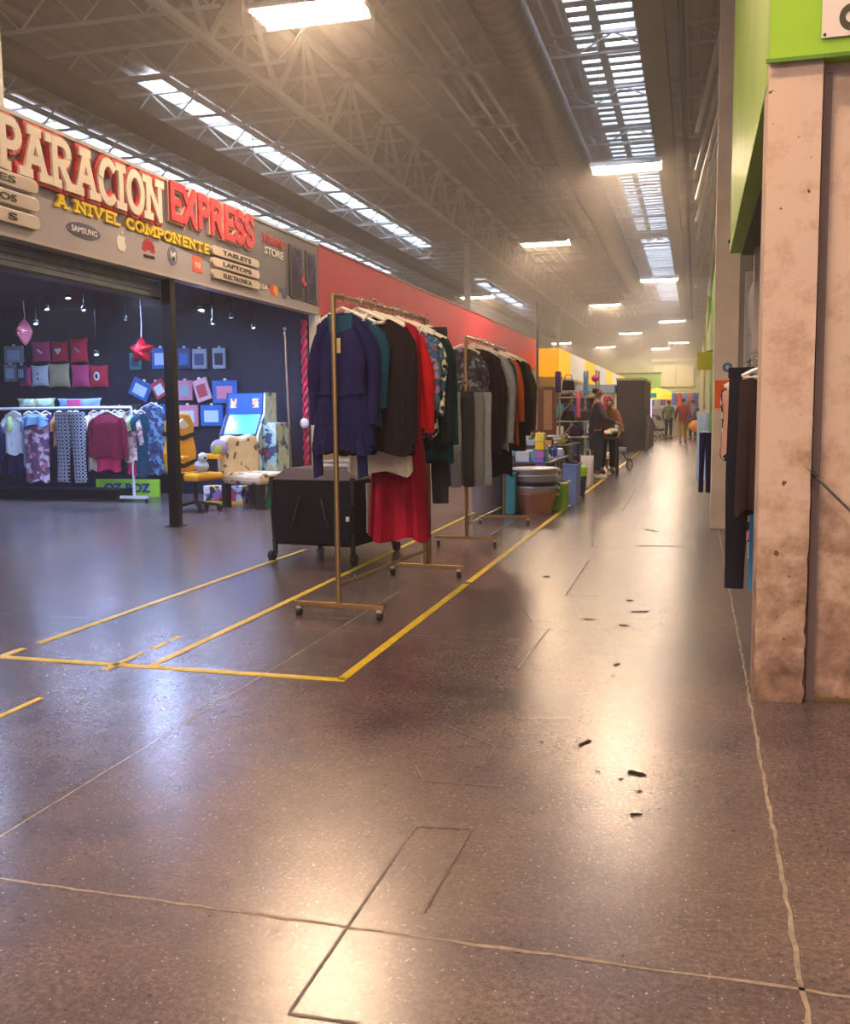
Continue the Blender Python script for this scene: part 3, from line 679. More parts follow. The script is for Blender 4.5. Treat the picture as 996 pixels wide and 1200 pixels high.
def garment(kind, label, cat, m, pos, rz=0, w=.42, L=.8, sl=0, prof=None, depth=.1, group=None, hgm=None, hg=True, hglab=None, name=None, extra=None, folds=7, amp=.35, drop=.075, neck=.05, m2=None, off=0):
    """pos = point on the rail; garment top hangs a little below"""
    gseed[0] += 1; sd = gseed[0]
    p = Vector(pos); ty = RND.uniform(-.04, .04); o_ = Matrix.Rotation(rz+ty, 3, 'Z')@Vector((off, 0, 0))
    e = empty(name or kind, (p.x+o_.x, p.y+o_.y, p.z-drop), label, cat, group, rz+ty)
    if kind == 'trousers':
        n = 14; q = MB()
        for s in (-1, 1):
            pts = [(s*w*.24*(1+.25*t), .012*math.sin(5*t+s+sd), -.02-t*L) for t in [i/8 for i in range(9)]]
            rs = [w*.26*(1-.22*t)*(1+.06*math.sin(7*t+sd)) for t in [i/8 for i in range(9)]]
            a = MB(); a.tube(pts, rs, n)
            a.v = [(x, y*.45, z) for (x, y, z) in a.v]; q.add(a.v, a.f)
        q.build('legs', m, e, smooth=True)
        b = MB().lathe([(w*.5, -.05), (w*.5, 0), (w*.48, 0)], 24, sy=.3); b.build('waistband', m2 or m, e, smooth=True)
    else:
        q = cloth_body(w, L, prof or P_TOP, depth, folds, amp, sd, neck=neck)
        q.build('body', m, e, smooth=True)
        if sl:
            for s in (-1, 1): sleeve(s, w, sl, seed=sd+s).build('sleeve', m2 or m, e, smooth=True)
    if extra: extra(e, w, L)
    if hg: hanger((p.x+o_.x, p.y+o_.y, p.z+.0), rz+ty, w*.85, hgm or hang_w, hglab or ('hanger holding the '+label.split(' with ')[0].split(' on ')[0].split(' hanging ')[0]), None, .055)
    return e
# cloth colours
c_navy = mat('navy_cloth', '16184a', .85, noise=.25, scale=10); c_teal = mat('teal_cloth', '134660', .85, noise=.25, scale=10); c_black = mat('black_cloth', '1e171e', .9, noise=.2, scale=12)
c_cream = mat('cream_cloth', 'd6cbb9', .85, noise=.08); c_crim = mat('crimson_cloth', '96042e', .8, noise=.2, scale=6); c_red = mat('red_cloth', 'cc1424', .8, noise=.15)
c_pat1 = pattern('purple_print', ['7a5c86', '2f5c86', 'a58aa6', '3f7c9a', '5a3a5a'], 'voronoi', 28); c_pat2 = pattern('gold_print', ['1e1b24', '2f5f8a', 'd8cf9a', '1e1b24', 'e0dcd6'], 'voronoi', 34)
c_dgr = mat('dark_green_cloth', '16262e', .85, noise=.25, scale=8); c_tl2 = mat('teal_green_cloth', '0a444e', .85, noise=.25, scale=8); c_char = mat('charcoal_cloth', '33353a', .9, noise=.2)
c_grey = mat('grey_marl', '8b8a90', .9, noise=.18, scale=40); c_lgrey = mat('light_grey_cloth', 'a4a8b2', .9, noise=.15, scale=20); c_denim = mat('denim', '3c5878', .85, noise=.25, scale=15); c_or = mat('orange_cloth', 'e06a22', .8, noise=.15)
c_flor = pattern('dark_floral', ['2b2430', '5a4650', '2b2430', '6e7f8a', '352a34'], 'voronoi', 30); c_white = mat('white_cloth', 'd8dbe2', .8, noise=.08); c_maroon = mat('maroon_black_cloth', '2c1c24', .9, noise=.2)
brass = mat('brass_tube', 'b39262', .3, metal=.85, noise=.12, scale=6); cast = mat('caster_black', '1c1a1c', .4); cwh = mat('caster_plate', 'd0ccc4', .3, metal=.6)
def rack(pos, rz, L, h, m, label, double=False, width=.6, r=.016):
    e = empty('clothes_rack', pos, label, 'clothes rack', None, rz)
    for y in (0, L)+((L+.09,) if double else ()): MB().tube([(0, y, .075), (0, y, h)], r, 10).build('pole', m, e, smooth=True)
    MB().tube([(0, -.0, h), (0, L, h)], r, 10).build('top_rail', m, e, smooth=True)
    MB().tube([(0, 0, .20), (0, L, .20)], r*.75, 8).build('lower_rail', m, e, smooth=True)
    for y in (0, L):
        MB().box((-width/2, y-r*1.1, .065), (width/2, y+r*1.1, .065+r*1.8)).build('base_bar', m, e, bevel=.003)
        for s in (-1, 1):
            c = MB().box((s*(width/2-.03)-.016, y-.014, .045), (s*(width/2-.03)+.016, y+.014, .066)).build('caster', cwh, e)
            MB().tube([(s*(width/2-.03)-.013, y, .0265), (s*(width/2-.03)+.013, y, .0265)], .0265, 14).build('wheel', cast, c)
    return e
def rail_pt(pos, rz, s, h): 
    v = Matrix.Rotation(rz, 3, 'Z')@Vector((0, s, 0)); return (pos[0]+v.x, pos[1]+v.y, h)
R1 = (-2.085, 5.53, 0); A1 = -.07; H1 = 1.945
rack(R1, A1, 1.6, H1, brass, 'tall brass rolling clothes rack nearest the walkway corner with crimson dress', True)
def teal_lining(e, w, L):
    MB().prism([(-.085, -.02), (.0, -.035), (.085, -.02), (.075, -.12), (0, -.17), (-.075, -.12)], 1, -.034, -.026).build('lining', c_teal, e)
    MB().box((-.012, -.062, -.26), (.012, -.058, -.17)).build('price_tag', mat('tag_gold', 'd9c27a', .5), e)
    q = cloth_body(w*.98, .2, pr((0,.86),(1,1.15)), .15, 9, .6, 3, slope=0, neck=0); o = q.build('ruffle', c_navy, e, smooth=True); o.location.z = -.66
    MB().tube([(-.16, -.055, -.5), (0, -.075, -.52), (.16, -.055, -.5)], .010, 8).build('belt', c_navy, e, smooth=True)
    for s in (-.17, .13): MB().prism([(s-.028, -.80), (s+.028, -.80), (s+.034, -1.0), (s-.02, -1.02)], 1, -.05, -.02).build('tie_end', c_navy, e)
def collar(m):
    def f(e, w, L):
        MB().prism([(0, -.02), (.11, .01), (.15, -.06), (.05, -.12), (0, -.06), (-.05, -.12), (-.15, -.06), (-.11, .01)], 1, -.05, -.03).build('collar', m, e)
    return f
G1 = 'hanging on the near brass rack'
for (s, kind, lab, cat, m, kw) in [
    (.13, 'dress', 'navy blue belted dress with teal lining nearest the viewer on the brass rack', 'dress', c_navy, dict(w=.36, L=.84, sl=.60, prof=P_DRESS, extra=teal_lining, depth=.12)),
    (.30, 'blouse', 'deep teal blouse with long sleeves right behind the navy belted dress', 'blouse', c_teal, dict(w=.40, L=.72, sl=.50, off=-.02)),
    (.44, 'blouse', 'long black loose blouse with wide sleeves hung mid rack', 'blouse', c_black, dict(w=.48, L=.88, sl=.72, prof=pr((0,.9),(.1,1),(.5,1),(1,1.1)), depth=.14, off=.085)),
    (.60, 'skirt', 'cream white tunic showing below the black loose blouse', 'tunic', c_cream, dict(w=.40, L=1.02, prof=pr((0,.7),(.3,.85),(1,1.15)), depth=.12, off=.05)),
    (.80, 'dress', 'long crimson dress reaching lowest of all the clothes', 'dress', c_crim, dict(w=.38, L=1.47, prof=pr((0,.8),(.2,.85),(.45,.72),(.6,.92),(1,1.15)), depth=.24, folds=9, amp=.5, off=.10)),
    (.94, 'shirt', 'bright red shirt with pointed collar and long sleeves', 'shirt', c_red, dict(w=.46, L=.74, sl=.66, extra=collar(c_red), off=.02)),
    (1.05, 'blouse', 'purple and blue printed blouse hung behind the red shirt', 'blouse', c_pat1, dict(w=.46, L=.80, sl=.5, off=.03)),
    (1.15, 'blouse', 'black blouse with gold and white print near the far end of brass rack', 'blouse', c_pat2, dict(w=.48, L=.78, sl=.55, off=.03)),
    (1.28, 'jacket', 'dark green charcoal jacket hung high at the far end of near rack', 'jacket', c_dgr, dict(w=.54, L=.86, sl=.72, prof=P_JACK, depth=.12, off=.02)),
    (1.42, 'cardigan', 'long teal green cardigan at the far end of the near rack', 'cardigan', c_tl2, dict(w=.52, L=.98, sl=.75, prof=P_JACK, depth=.14, off=.02)),
    (1.52, 'trousers', 'charcoal grey trousers last on the near brass rack', 'trousers', c_char, dict(w=.30, L=1.28, off=.06))]:
    garment(kind, lab, cat, m, rail_pt(R1, A1, s, H1+.0), A1, **kw)
for i in range(13):
    s_ = .36+i*.085+RND.uniform(-.015, .015)
    hanger(rail_pt(R1, A1, s_, H1), A1+RND.uniform(-.15, .15), .34, hang_w, 'white hanger in the bunch crowding the near rack top rail', 'bunched white hangers on the near rack', .035)
R2 = (-2.04, 8.82, 0); A2 = 0.0; H2 = 1.93
rack(R2, A2, 1.85, H2, brass, 'second brass rolling clothes rack in front of the stacked tubs')
def trim_cardigan(e, w, L):
    MB().tube([(.06, -.06, -.02), (.1, -.07, -.3), (.09, -.075, -.7)], .02, 8).build('cream_edge', c_cream, e, smooth=True)
for (s, kind, lab, cat, m, kw) in [
    (.09, 'blouse', 'dark floral blouse on the near end of the second rack', 'blouse', c_flor, dict(w=.40, L=.6, sl=.35, off=-.06)),
    (.28, 'coat', 'broad maroon black coat on the second rack', 'coat', c_maroon, dict(w=.46, L=1.0, sl=.8, prof=P_JACK, depth=.12, off=.04)),
    (.48, 'cardigan', 'pale grey cardigan with cream edge on the second rack', 'cardigan', c_lgrey, dict(w=.5, L=.98, sl=.8, extra=trim_cardigan, off=.07)),
    (.70, 'shirt', 'blue denim shirt on the second rack', 'shirt', c_denim, dict(w=.5, L=.72, sl=.6, off=.05, extra=collar(c_denim))),
    (.88, 'coat', 'long black coat hanging lowest on the second rack', 'coat', c_black, dict(w=.48, L=1.25, sl=.8, prof=P_JACK, depth=.12, off=.02)),
    (1.06, 'shirt', 'bright orange shirt on the second rack', 'shirt', c_or, dict(w=.52, L=.95, sl=.6, off=.05)),
    (1.25, 'jacket', 'black jacket next to the orange shirt on second rack', 'jacket', c_black, dict(w=.52, L=1.0, sl=.75, prof=P_JACK, depth=.12, off=.08)),
    (1.5, 'jacket', 'dark khaki jacket at the far end of the second rack', 'jacket', mat('khaki_dark', '3d3a2e', .9, noise=.2), dict(w=.52, L=.8, sl=.7, prof=P_JACK, depth=.12, off=.1))]:
    garment(kind, lab, cat, m, rail_pt(R2, A2, s, H2), A2, **kw)
for i in range(9):
    hanger(rail_pt(R2, A2, .3+i*.15+RND.uniform(-.02, .02), H2), A2+RND.uniform(-.15, .15), .34, hang_w, 'white hanger in the bunch on the second rack top rail', 'bunched white hangers on the second rack', .035)
# front arm with grey trousers
e = empty('rack_arm', (-2.04, 8.82, 1.52), 'low brass display arm sticking out of the second rack toward the viewer', 'rack arm')
MB().tube([(0, 0, 0), (0, -.5, -.02), (0, -.53, .01)], .012, 8).build('arm', brass, e, smooth=True); MB().tube([(0, 0, -.05), (0, 0, .05)], .022, 10).build('clamp', brass, e)
for i, (dx, cm, lab) in enumerate(((-.06, c_grey, 'pale grey trousers hung nearest on the low display arm'), (.03, c_char, 'charcoal trousers hung second on the low display arm'), (.09, c_grey, 'marl grey trousers hung third on the low display arm'), (.14, c_lgrey, 'light grey trousers hung closest to the pole on low arm'))):
    garment('trousers', lab, 'trousers', cm, (-2.04, 8.36+.12*i, 1.50), 0, w=.24, L=.82, hgm=hang_b, off=dx)

# clothes on the right behind the column
e = empty('wall_rail', (.40, 4.75, 1.50), 'short chrome rail with clothes behind the concrete column', 'rail')
MB().tube([(0, 0, 0), (0, 1.9, 0)], .012, 8).build('bar', hook_m, e); MB().tube([(0, .05, 0), (.22, .05, .0)], .01, 6).tube([(0, 1.8, 0), (.22, 1.8, .0)], .01, 6).build('bracket', hook_m, e)
for (y, kind, lab, cat, m, kw) in [
    (4.80, 'coat', 'dark brown long waistcoat hanging right behind the concrete column', 'coat', mat('brown_cloth', '33262a', .9, noise=.2), dict(w=.20, L=.66, off=-.11, depth=.07, prof=pr((0,.95),(1,1.05)))),
    (4.89, 'trousers', 'blue trousers hanging below the brown waistcoat by the concrete column', 'trousers', mat('sky_blue_cloth', '2f80c0', .8, noise=.2), dict(w=.10, L=1.04, off=-.09, drop=.06)),
    (4.99, 'trousers', 'dark navy trousers hanging lowest behind the concrete column', 'trousers', mat('dark_navy_cloth', '1c1c2c', .9, noise=.2), dict(w=.24, L=1.06, off=-.13, drop=.05)),
    (5.35, 'coat', 'plum black coat hanging behind the navy trousers on the right', 'coat', c_maroon, dict(w=.24, L=.62, sl=0, off=-.10, depth=.10)),
    (5.75, 'dress', 'dusty pink garment hanging behind the dark brown coat', 'dress', mat('dusty_pink', 'c99a8a', .85, noise=.15), dict(w=.34, L=.42, off=-.09)),
    (6.05, 'blouse', 'black and white blouse hanging by the orange sticker pillar', 'blouse', pattern('bw_print', ['1e1a1e', '1e1a1e', 'e0dcd8', '1e1a1e'], 'voronoi', 22), dict(w=.28, L=.46, off=-.12)),
    (6.4, 'skirt', 'black skirt with beige and pink spots hanging low on the right', 'skirt', pattern('spotted', ['2b2624', '3b332e', 'b9a08c', '2b2624', 'd98a80'], 'voronoi', 22), dict(w=.24, L=1.0, prof=pr((0,.6),(.5,.8),(1,.95)), off=-.08))]:
    garment(kind, lab, cat, m, (.40, y, 1.50), 0, **kw)

# ------------------------------------------------------------------ shop clothes rail
whm = mat('white_metal', 'dfe2ea', .35)
RS = (-7.78, 12.4, 0)
e = empty('clothes_rack', RS, 'white clothes rack inside the dark shop with pajamas and sweaters', 'clothes rack')
MB().tube([(0, 0, 1.36), (-4.6, 0, 1.36)], .02, 10).build('top_rail', whm, e, smooth=True)
for x in (0, -4.6):
    MB().tube([(x, 0, .05), (x, 0, 1.36)], .02, 10).build('pole', whm, e, smooth=True); MB().box((x-.22, -.03, .05), (x+.22, .03, .09)).build('base_bar', whm, e)
    for s in (-.19, .19): MB().tube([(x+s-.012, 0, .025), (x+s+.012, 0, .025)], .025, 12).build('wheel', cast, e)
def sx_(px): return on_y(px, 490, 12.3).x
pj = pattern('pajama_print', ['7a4664', '5c4a6c', 'a06a86', 'c9b6cc', '6c3a5a'], 'voronoi', 16); pl_ = pattern('plaid_print', ['1b2030', '3b4258', 'c8ccd8', '262c3e'], 'plaid', 6, sz=(1, 1, 1))
c_burg = mat('burgundy_knit', '7c1838', .9, noise=.25, scale=20); c_pk = mat('magenta_cloth', 'b01c54', .8, noise=.1); c_ora = mat('apricot_cloth', 'd89a66', .85, noise=.1); c_lb = mat('light_blue_cloth', '7aa0cc', .85, noise=.15); c_lime = mat('pale_lime_cloth', 'a8c488', .85, noise=.1); c_vio = mat('violet_cloth', '3c2c6c', .85, noise=.15)
blouse_p = pattern('rose_print', ['b08890', 'c8a8a8', '7c5c6c', 'd8c0c0'], 'voronoi', 20)
for (pa, pb, dy, kind, lab, cat, m, L, kw) in [
    (-22, -2, -.08, 'jacket', 'dark navy jacket at the picture edge on the white shop rack', 'jacket', c_navy, .95, dict(sl=.6)),
    (-4, 20, .04, 'tshirt', 'white shirt over dark skirt at the end of the white shop rack', 'shirt', c_white, .62, dict(sl=.22)),
    (27, 57, -.10, 'pajamas', 'pink and violet printed pajama set on the white shop rack', 'pajamas', pj, 1.02, dict(prof=pr((0,.9),(.1,1),(1,.95)), m2=c_teal)),
    (62, 100, -.08, 'trousers', 'black and white plaid trousers on the white shop rack', 'trousers', pl_, 1.0, {}),
    (103, 146, -.08, 'sweater', 'burgundy knitted sweater on the white shop rack', 'sweater', c_burg, .66, dict(sl=.55)),
    (138, 158, .03, 'blouse', 'pale rose printed blouse beside the burgundy sweater', 'blouse', blouse_p, .72, dict(sl=.4))]:
    xa, xb = sx_(pa), sx_(pb)
    def ex(e, w, L, lab=lab):
        if 'burgundy' in lab: o = cloth_body(w*.75, .2, P_TOP, .09, 7, .3, 4, slope=0, neck=0).build('magenta_hem', c_pk, e, smooth=True); o.location.z = -L+.01
        if 'pajama' in lab: o = cloth_body(w*1.06, .2, P_TOP, .11, 7, .3, 4).build('blue_yoke', c_lb, e, smooth=True); o.location.y = -.01
        if 'dark skirt' in lab: o = cloth_body(w*.9, .32, P_TOP, .09, 7, .3, 4, slope=0, neck=0).build('skirt', c_navy, e, smooth=True); o.location.z = -L+.02
    garment(kind, lab, cat, m, ((xa+xb)/2, 12.4+dy, 1.38), 0, w=(xb-xa)*.92, L=L, extra=ex, **kw)
for i, (px, m, L, nm) in enumerate(((8, c_lime, .5, 'pale lime'), (24, c_lb, .8, 'light blue'), (60, c_ora, .5, 'apricot'), (44, c_vio, .8, 'violet'), (80, c_lb, .5, 'faded blue'), (101, c_cream, .85, 'cream'), (112, c_vio, .6, 'deep violet'), (126, c_maroon, .9, 'maroon black'), (133, c_white, .6, 'white'), (150, c_lime, .55, 'sage'), (156, c_teal, .95, 'teal'))):
    garment('shirt', '%s garment hung sideways on the white shop rack between the others' % nm, 'shirt', m, (sx_(px), 12.49, 1.38), PI/2-.25, w=.22, L=L, sl=.2)
# teal hanging textiles right of the rack
garment('scarf', 'teal and violet patterned dress hanging behind the end of the white rack', 'dress', pattern('teal_print', ['1f5f78', '2c3c6c', '6c8cb0', '2c2450'], 'voronoi', 18), (on_y(178, 486, 13.6).x, 13.6, 1.5), 0, w=.45, L=1.1)

# cushions on the shop wall
WY = 13.86
def cushion(px0, py0, px1, py1, m, label, Y=13.84, ext=None, cat='cushion', name='cushion', tilt=0):
    a, b = on_y(px0, py0, Y), on_y(px1, py1, Y); w = b.x-a.x; h = a.z-b.z; n = 12; vs = []; fs = []
    for side in (-1, 1):
        for j in range(n+1):
            for i in range(n+1):
                u, v = 2*i/n-1, 2*j/n-1; k = (1-u*u)**.5*(1-v*v)**.5
                pin = 1-.10*(1-(u*u))*(abs(v)); pin2 = 1-.10*(1-(v*v))*(abs(u))
                vs.append((u*w/2*pin2, side*.06*k, v*h/2*pin))
    N = (n+1)**2
    for s in (0, 1):
        for j in range(n):
            for i in range(n):
                q = [s*N+j*(n+1)+i, s*N+j*(n+1)+i+1, s*N+(j+1)*(n+1)+i+1, s*N+(j+1)*(n+1)+i]; fs.append(tuple(q if s == 0 else q[::-1]))
    e = empty(name, ((a.x+b.x)/2, Y, (a.z+b.z)/2), label, cat)
    q = MB(); q.add(vs, fs); q.build('cover', m, e, smooth=True)
    e.rotation_euler.y = tilt
    if ext: ext(e, w, h)
    return e
pk = mat('pink_plush', 'c43c78', .8, noise=.1); rdp = mat('red_plush', 'c0163c', .8, noise=.1); crp = mat('beige_plush', 'b0a888', .85, noise=.1); whp = mat('white_plush', 'ccd4e2', .8, noise=.08)
def spot(m, kind='oval'):
    def f(e, w, h):
        if kind == 'heart':
            MB().prism([(-.06,.02),(-.03,.05),(0,.03),(.03,.05),(.06,.02),(0,-.05)], 1, -.068, -.055).build('heart', m, e)
        elif kind == 'ring':
            MB().prism([(.05*math.cos(a), .07*math.sin(a)) for a in [2*PI*i/16 for i in range(16)]], 1, -.068, -.055).build('ring', m, e); MB().prism([(.025*math.cos(a), .04*math.sin(a)) for a in [2*PI*i/16 for i in range(16)]], 1, -.072, -.06).build('centre', blk, e)
        elif kind == 'eyes':
            for z in (.03, -.05): MB().ball((0, -.062, z), (.016, .008, .02), 8, 6).build('button', m, e)
        else: MB().prism([(-.05,.03),(-.01,.035),(.06,-.03),(.03,-.04)], 1, -.068, -.055).build('patch', m, e)
    return f
cushion(37, 400, 60, 424, pk, 'pink cushion with a white mark, first of the upper cushion row', ext=spot(whp, 'patch'))
cushion(60, 400, 81, 424, rdp, 'red cushion with a white heart in the upper row', ext=spot(whp, 'heart'))
cushion(81, 396, 104, 425, rdp, 'tall red cushion with grey emblem ending the upper row', ext=spot(c_grey, 'oval'), Y=13.74)
cushion(22, 430, 37, 453, pk, 'pink cushion half hidden behind the grey bag in lower row', Y=13.8)
cushion(36, 428, 58, 453, whp, 'white cushion with two dark buttons in the lower row', ext=spot(blk, 'eyes'))
cushion(56, 426, 83, 454, crp, 'beige cushion in the middle of the lower row')
cushion(83, 427, 106, 454, pk, 'pink cushion beside the beige one in the lower row')
cushion(104, 428, 128, 454, rdp, 'red cushion with a white ring ending the lower row', ext=spot(whp, 'ring'))
cushion(20, 467, 66, 480, pattern('pastel_stripes', ['b8c8d8', '8a9c70', 'd8dcb0', '98a8b8'], 'voronoi', 6), 'pastel green and white pillow lying on top of the white rack', Y=12.75)
cushion(67, 467, 120, 481, mat('periwinkle', '6f8fd0', .8, noise=.2), 'periwinkle pillow with pink patch lying on top of the white rack', Y=12.75, ext=lambda e, w, h: MB().box((-w*.22, -.07, -h*.4), (w*.08, -.05, h*.4)).build('pink_patch', pk, e, bevel=.01))
def package(px0, py0, px1, py1, m, m2, label, rot=0, Y=13.84, group=None, name='hanging_package', cat='package'):
    a, b = on_y(px0, py0, Y), on_y(px1, py1, Y); w = b.x-a.x; h = a.z-b.z
    e = empty(name, ((a.x+b.x)/2, Y, (a.z+b.z)/2), label, cat, group); e.rotation_euler.y = rot
    MB().box((-w/2, -.02, -h/2), (w/2, .02, h/2)).build('wrapper', m, e, bevel=.008); MB().box((-w*.32, -.028, -h*.32), (w*.32, -.02, h*.25)).build('window', m2, e, bevel=.004)
    MB().box((-.02, -.01, h/2-.002), (.02, .01, h/2+.03)).build('hang_tab', whm, e)
bl = mat('package_blue', '2a66b8', .3, noise=.15); lbl = mat('package_pale', 'b8cdee', .35); gry = mat('grey_bag', '93a0b0', .5, noise=.1); pkp = mat('package_pink', 'c87a90', .4); nvp = mat('package_navy', '2c3a6c', .4); rdpk = mat('package_red', 'b03a4c', .4)
package(5, 406, 28, 425, gry, lbl, 'grey boxed item hanging left of the pink cushion'); package(5, 427, 20, 447, gry, lbl, 'grey packet below the grey boxed item'); package(20, 428, 31, 446, nvp, gry, 'navy packet between the grey packet and pink cushion', Y=13.7)
package(152, 414, 166, 433, mat('package_teal', '2c7a78', .4), nvp, 'teal packet hidden behind the red star balloon'); package(178, 408, 198, 432, bl, lbl, 'blue and white pack just left of the dark post, top row')
package(208, 408, 224, 432, nvp, bl, 'navy pack just right of the dark post, top row'); package(225, 409, 243, 432, gry, nvp, 'grey framed navy pack second from the post, top row'); package(249, 408, 265, 432, gry, navy, 'white framed dark pack standing apart at the end of the top row')
package(153, 446, 177, 467, bl, lbl, 'blue tilted tablet case in the middle row left of the post', .45); package(179, 446, 195, 466, rdpk, lbl, 'red and white tilted case in the middle row', -.5)
package(208, 446, 226, 469, pkp, gry, 'pinkish case next to the post in the middle row'); package(228, 444, 246, 470, mat('package_rose', 'd8a0b0', .4), rdpk, 'rose pink tilted case in the middle row', -.3); package(249, 446, 279, 472, bl, pkp, 'wide blue and pink pack ending the middle row')
package(170, 474, 196, 490, bl, lbl, 'wide blue pack in the lowest row left of the post'); package(207, 475, 233, 500, pkp, lbl, 'lilac pack in the lowest row beside the post'); package(235, 475, 262, 499, bl, lbl, 'blue pack with pale label ending the lowest row')
# balloons
foil_r = mat('red_foil', 'd01c30', .18, metal=.6); foil_p = mat('pink_foil', 'c8707c', .2, metal=.5)
def balloon(px, py, wpx, hpx, Y, shape, m, label):
    c = on_y(px, py, Y); k = Y/F; w = wpx*k/2; h = hpx*k/2; n = 60; vs = []; R = 8
    e = empty('foil_balloon', (c.x, Y, c.z), label, 'balloon')
    for side in (-1, 1):
        for j in range(R+1):
            t = j/R
            for i in range(n):
                a = 2*PI*i/n+PI/2
                if shape == 'star':
                    s = abs(((i/n*5) % 1)-.5)*2; rad = .60+.40*s**1.2
                else: rad = 1/(abs(math.cos(a))**1.3+abs(math.sin(a))**1.3)**(1/1.3)
                d = .13*(1-t**2.2)*(1+.08*math.sin(14*a)*t)
                vs.append((w*t*rad*math.cos(a), side*d*1.2, h*t*rad*math.sin(a)))
    N = (R+1)*n; q = MB(); fs = []
    for s in (0, 1):
        for j in range(R):
            for i in range(n):
                f = (s*N+j*n+i, s*N+j*n+(i+1) % n, s*N+(j+1)*n+(i+1) % n, s*N+(j+1)*n+i); fs.append(f if s else f[::-1])
    q.add(vs, fs); q.build('foil', m, e, smooth=True)
    MB().tube([(0, 0, h*.9), (.01, 0, (2.95-c.z)/2), (0, 0, 2.95-c.z)], .006, 5).build('string', whm, e)
balloon(166, 411, 38, 36, 12.6, 'star', foil_r, 'shiny red star balloon hung from the shop ceiling')
balloon(29, 389, 24, 36, 12.6, 'diamond', foil_p, 'pink diamond foil balloon hung above the cushions')
# lime mat with blue print, dark kerb
e = empty('lime_board', (on_y(150, 570, 13.2).x, 13.2, 0), 'lime green board with blue letters standing at the foot of the shop wall', 'board')
MB().box((-.55, -.02, 0), (.55, .02, .27)).build('board', mat('lime_board', '9cd03c', .5), e, bevel=.004)
font_text('OZ BOZ', e, mat('blue_print', '1c3c9c', .5), (0, -.022, .14), RY, .8, .14, bold=.03)
e = empty('low_plinth', (-11.3, 12.9, 0), 'long low dark plinth behind the white clothes rack', 'plinth')
MB().box((-2.5, -.2, 0), (3.0, .3, .12)).build('plinth', navy2, e, bevel=.01); MB().box((-2.5, -.22, .12), (3.0, .3, .14)).build('top', MATS['navy_wall'], e)

# arcade machine
ab = mat('arcade_blue', '1450b4', .35); adb = mat('arcade_dark_blue', '16306c', .4); ayl = mat('arcade_yellow', 'e8b818', .4)
art = pattern('arcade_side_print', ['b0303c', '28406c', '8cb8c0', 'b8ccc8', 'c8d8cc', 'a8c8c8', 'd8d8a0'], 'noise', 4)
Yc = 12.9; xa = on_y(271, 500, Yc).x; xb = on_y(312, 500, Yc).x
e = empty('arcade_machine', ((xa+xb)/2, Yc, 0), 'blue arcade machine with yellow ledge and colourful side panel', 'arcade machine', rz=.0); w = xb-xa
side = [(-.25, 0), (-.25, .78), (-.35, .86), (-.33, .95), (-.10, 1.25), (-.06, 1.55), (.3, 1.55), (.3, 0)]
MB().prism([(a*.95, b*.99) for a, b in side], 0, -w/2, w/2).build('cabinet', adb, e, bevel=.004)
MB().prism(side, 0, w/2, w/2+.03).build('side_panel', art, e); MB().prism(side, 0, -w/2-.03, -w/2).build('side_panel', adb, e)
MB().box((-w/2, -.37, .87), (w/2, -.30, .94)).build('ledge', ayl, e, bevel=.005)
MB().prism([(-.325, .97), (-.315, .975), (-.105, 1.235), (-.115, 1.245)], 0, -w*.42, w*.45).build('screen', mat('arcade_screen', '3ea0e8', .2, emit=.6, noise=.6, scale=6, col2='1450b4'), e)
MB().prism([(-.11, 1.25), (-.075, 1.54), (-.065, 1.54), (-.1, 1.25)], 0, -w*.48, w*.48).build('marquee', ab, e)
for s in (-.18, .16): MB().prism([(-.1, 1.33), (-.09, 1.47), (-.08, 1.47), (-.09, 1.33)], 0, s-.05, s+.05).build('sticker', pattern('sticker', ['e8d8a0', 'e0902c', 'c8d0d8', 'a03c2c'], 'noise', 16), e)
MB().box((-w/2+.03, -.262, .3), (w/2-.03, -.25, .76)).build('front_panel', mat('arcade_front', '1c4494', .4), e, bevel=.003)
MB().box((w/2+.035, -.2, .3), (w/2+.24, .25, 1.12)).build('side_board', art, e, bevel=.01)

# silver pole, pink twisted column
e = empty('slim_pole', (on_y(340, 480, 13.6).x, 13.6, 0), 'thin silver pole near the end wall of the dark shop', 'pole')
MB().tube([(0, 0, 0), (-.06, 0, 2.5)], .02, 8).build('shaft', hook_m, e, smooth=True); MB().ball((-.06, 0, 2.5), .028).build('finial', whm, e)
e = empty('twisted_column', (on_y(358, 480, 13.7).x, 13.7, 0), 'pink and dark twisted balloon column at the end of the shop', 'decoration')
q = MB(); q2 = MB()
for kk, qq in ((0, q), (1, q2)):
    qq.tube([(.026*math.cos(z*22+kk*PI), .026*math.sin(z*22+kk*PI), z) for z in [i*.035 for i in range(76)]], .026, 8)
q.build('pink_strand', mat('hot_pink', 'c8205c', .4), e, smooth=True); q2.build('rose_strand', mat('rose_strand', 'a83460', .4), e, smooth=True)
MB().ball((0, -.05, 1.1), (.07, .05, .08)).build('white_knot', whm, e)

# gaming chair
cy_ = mat('chair_yellow', 'e6a818', .5, noise=.08); cb_ = mat('chair_black', '1c1718', .5)
g = empty('gaming_chair', (-6.25, 11.4, 0), 'yellow and black gaming chair on a five-star base behind the dark post', 'chair', rz=PI*.5+.1)
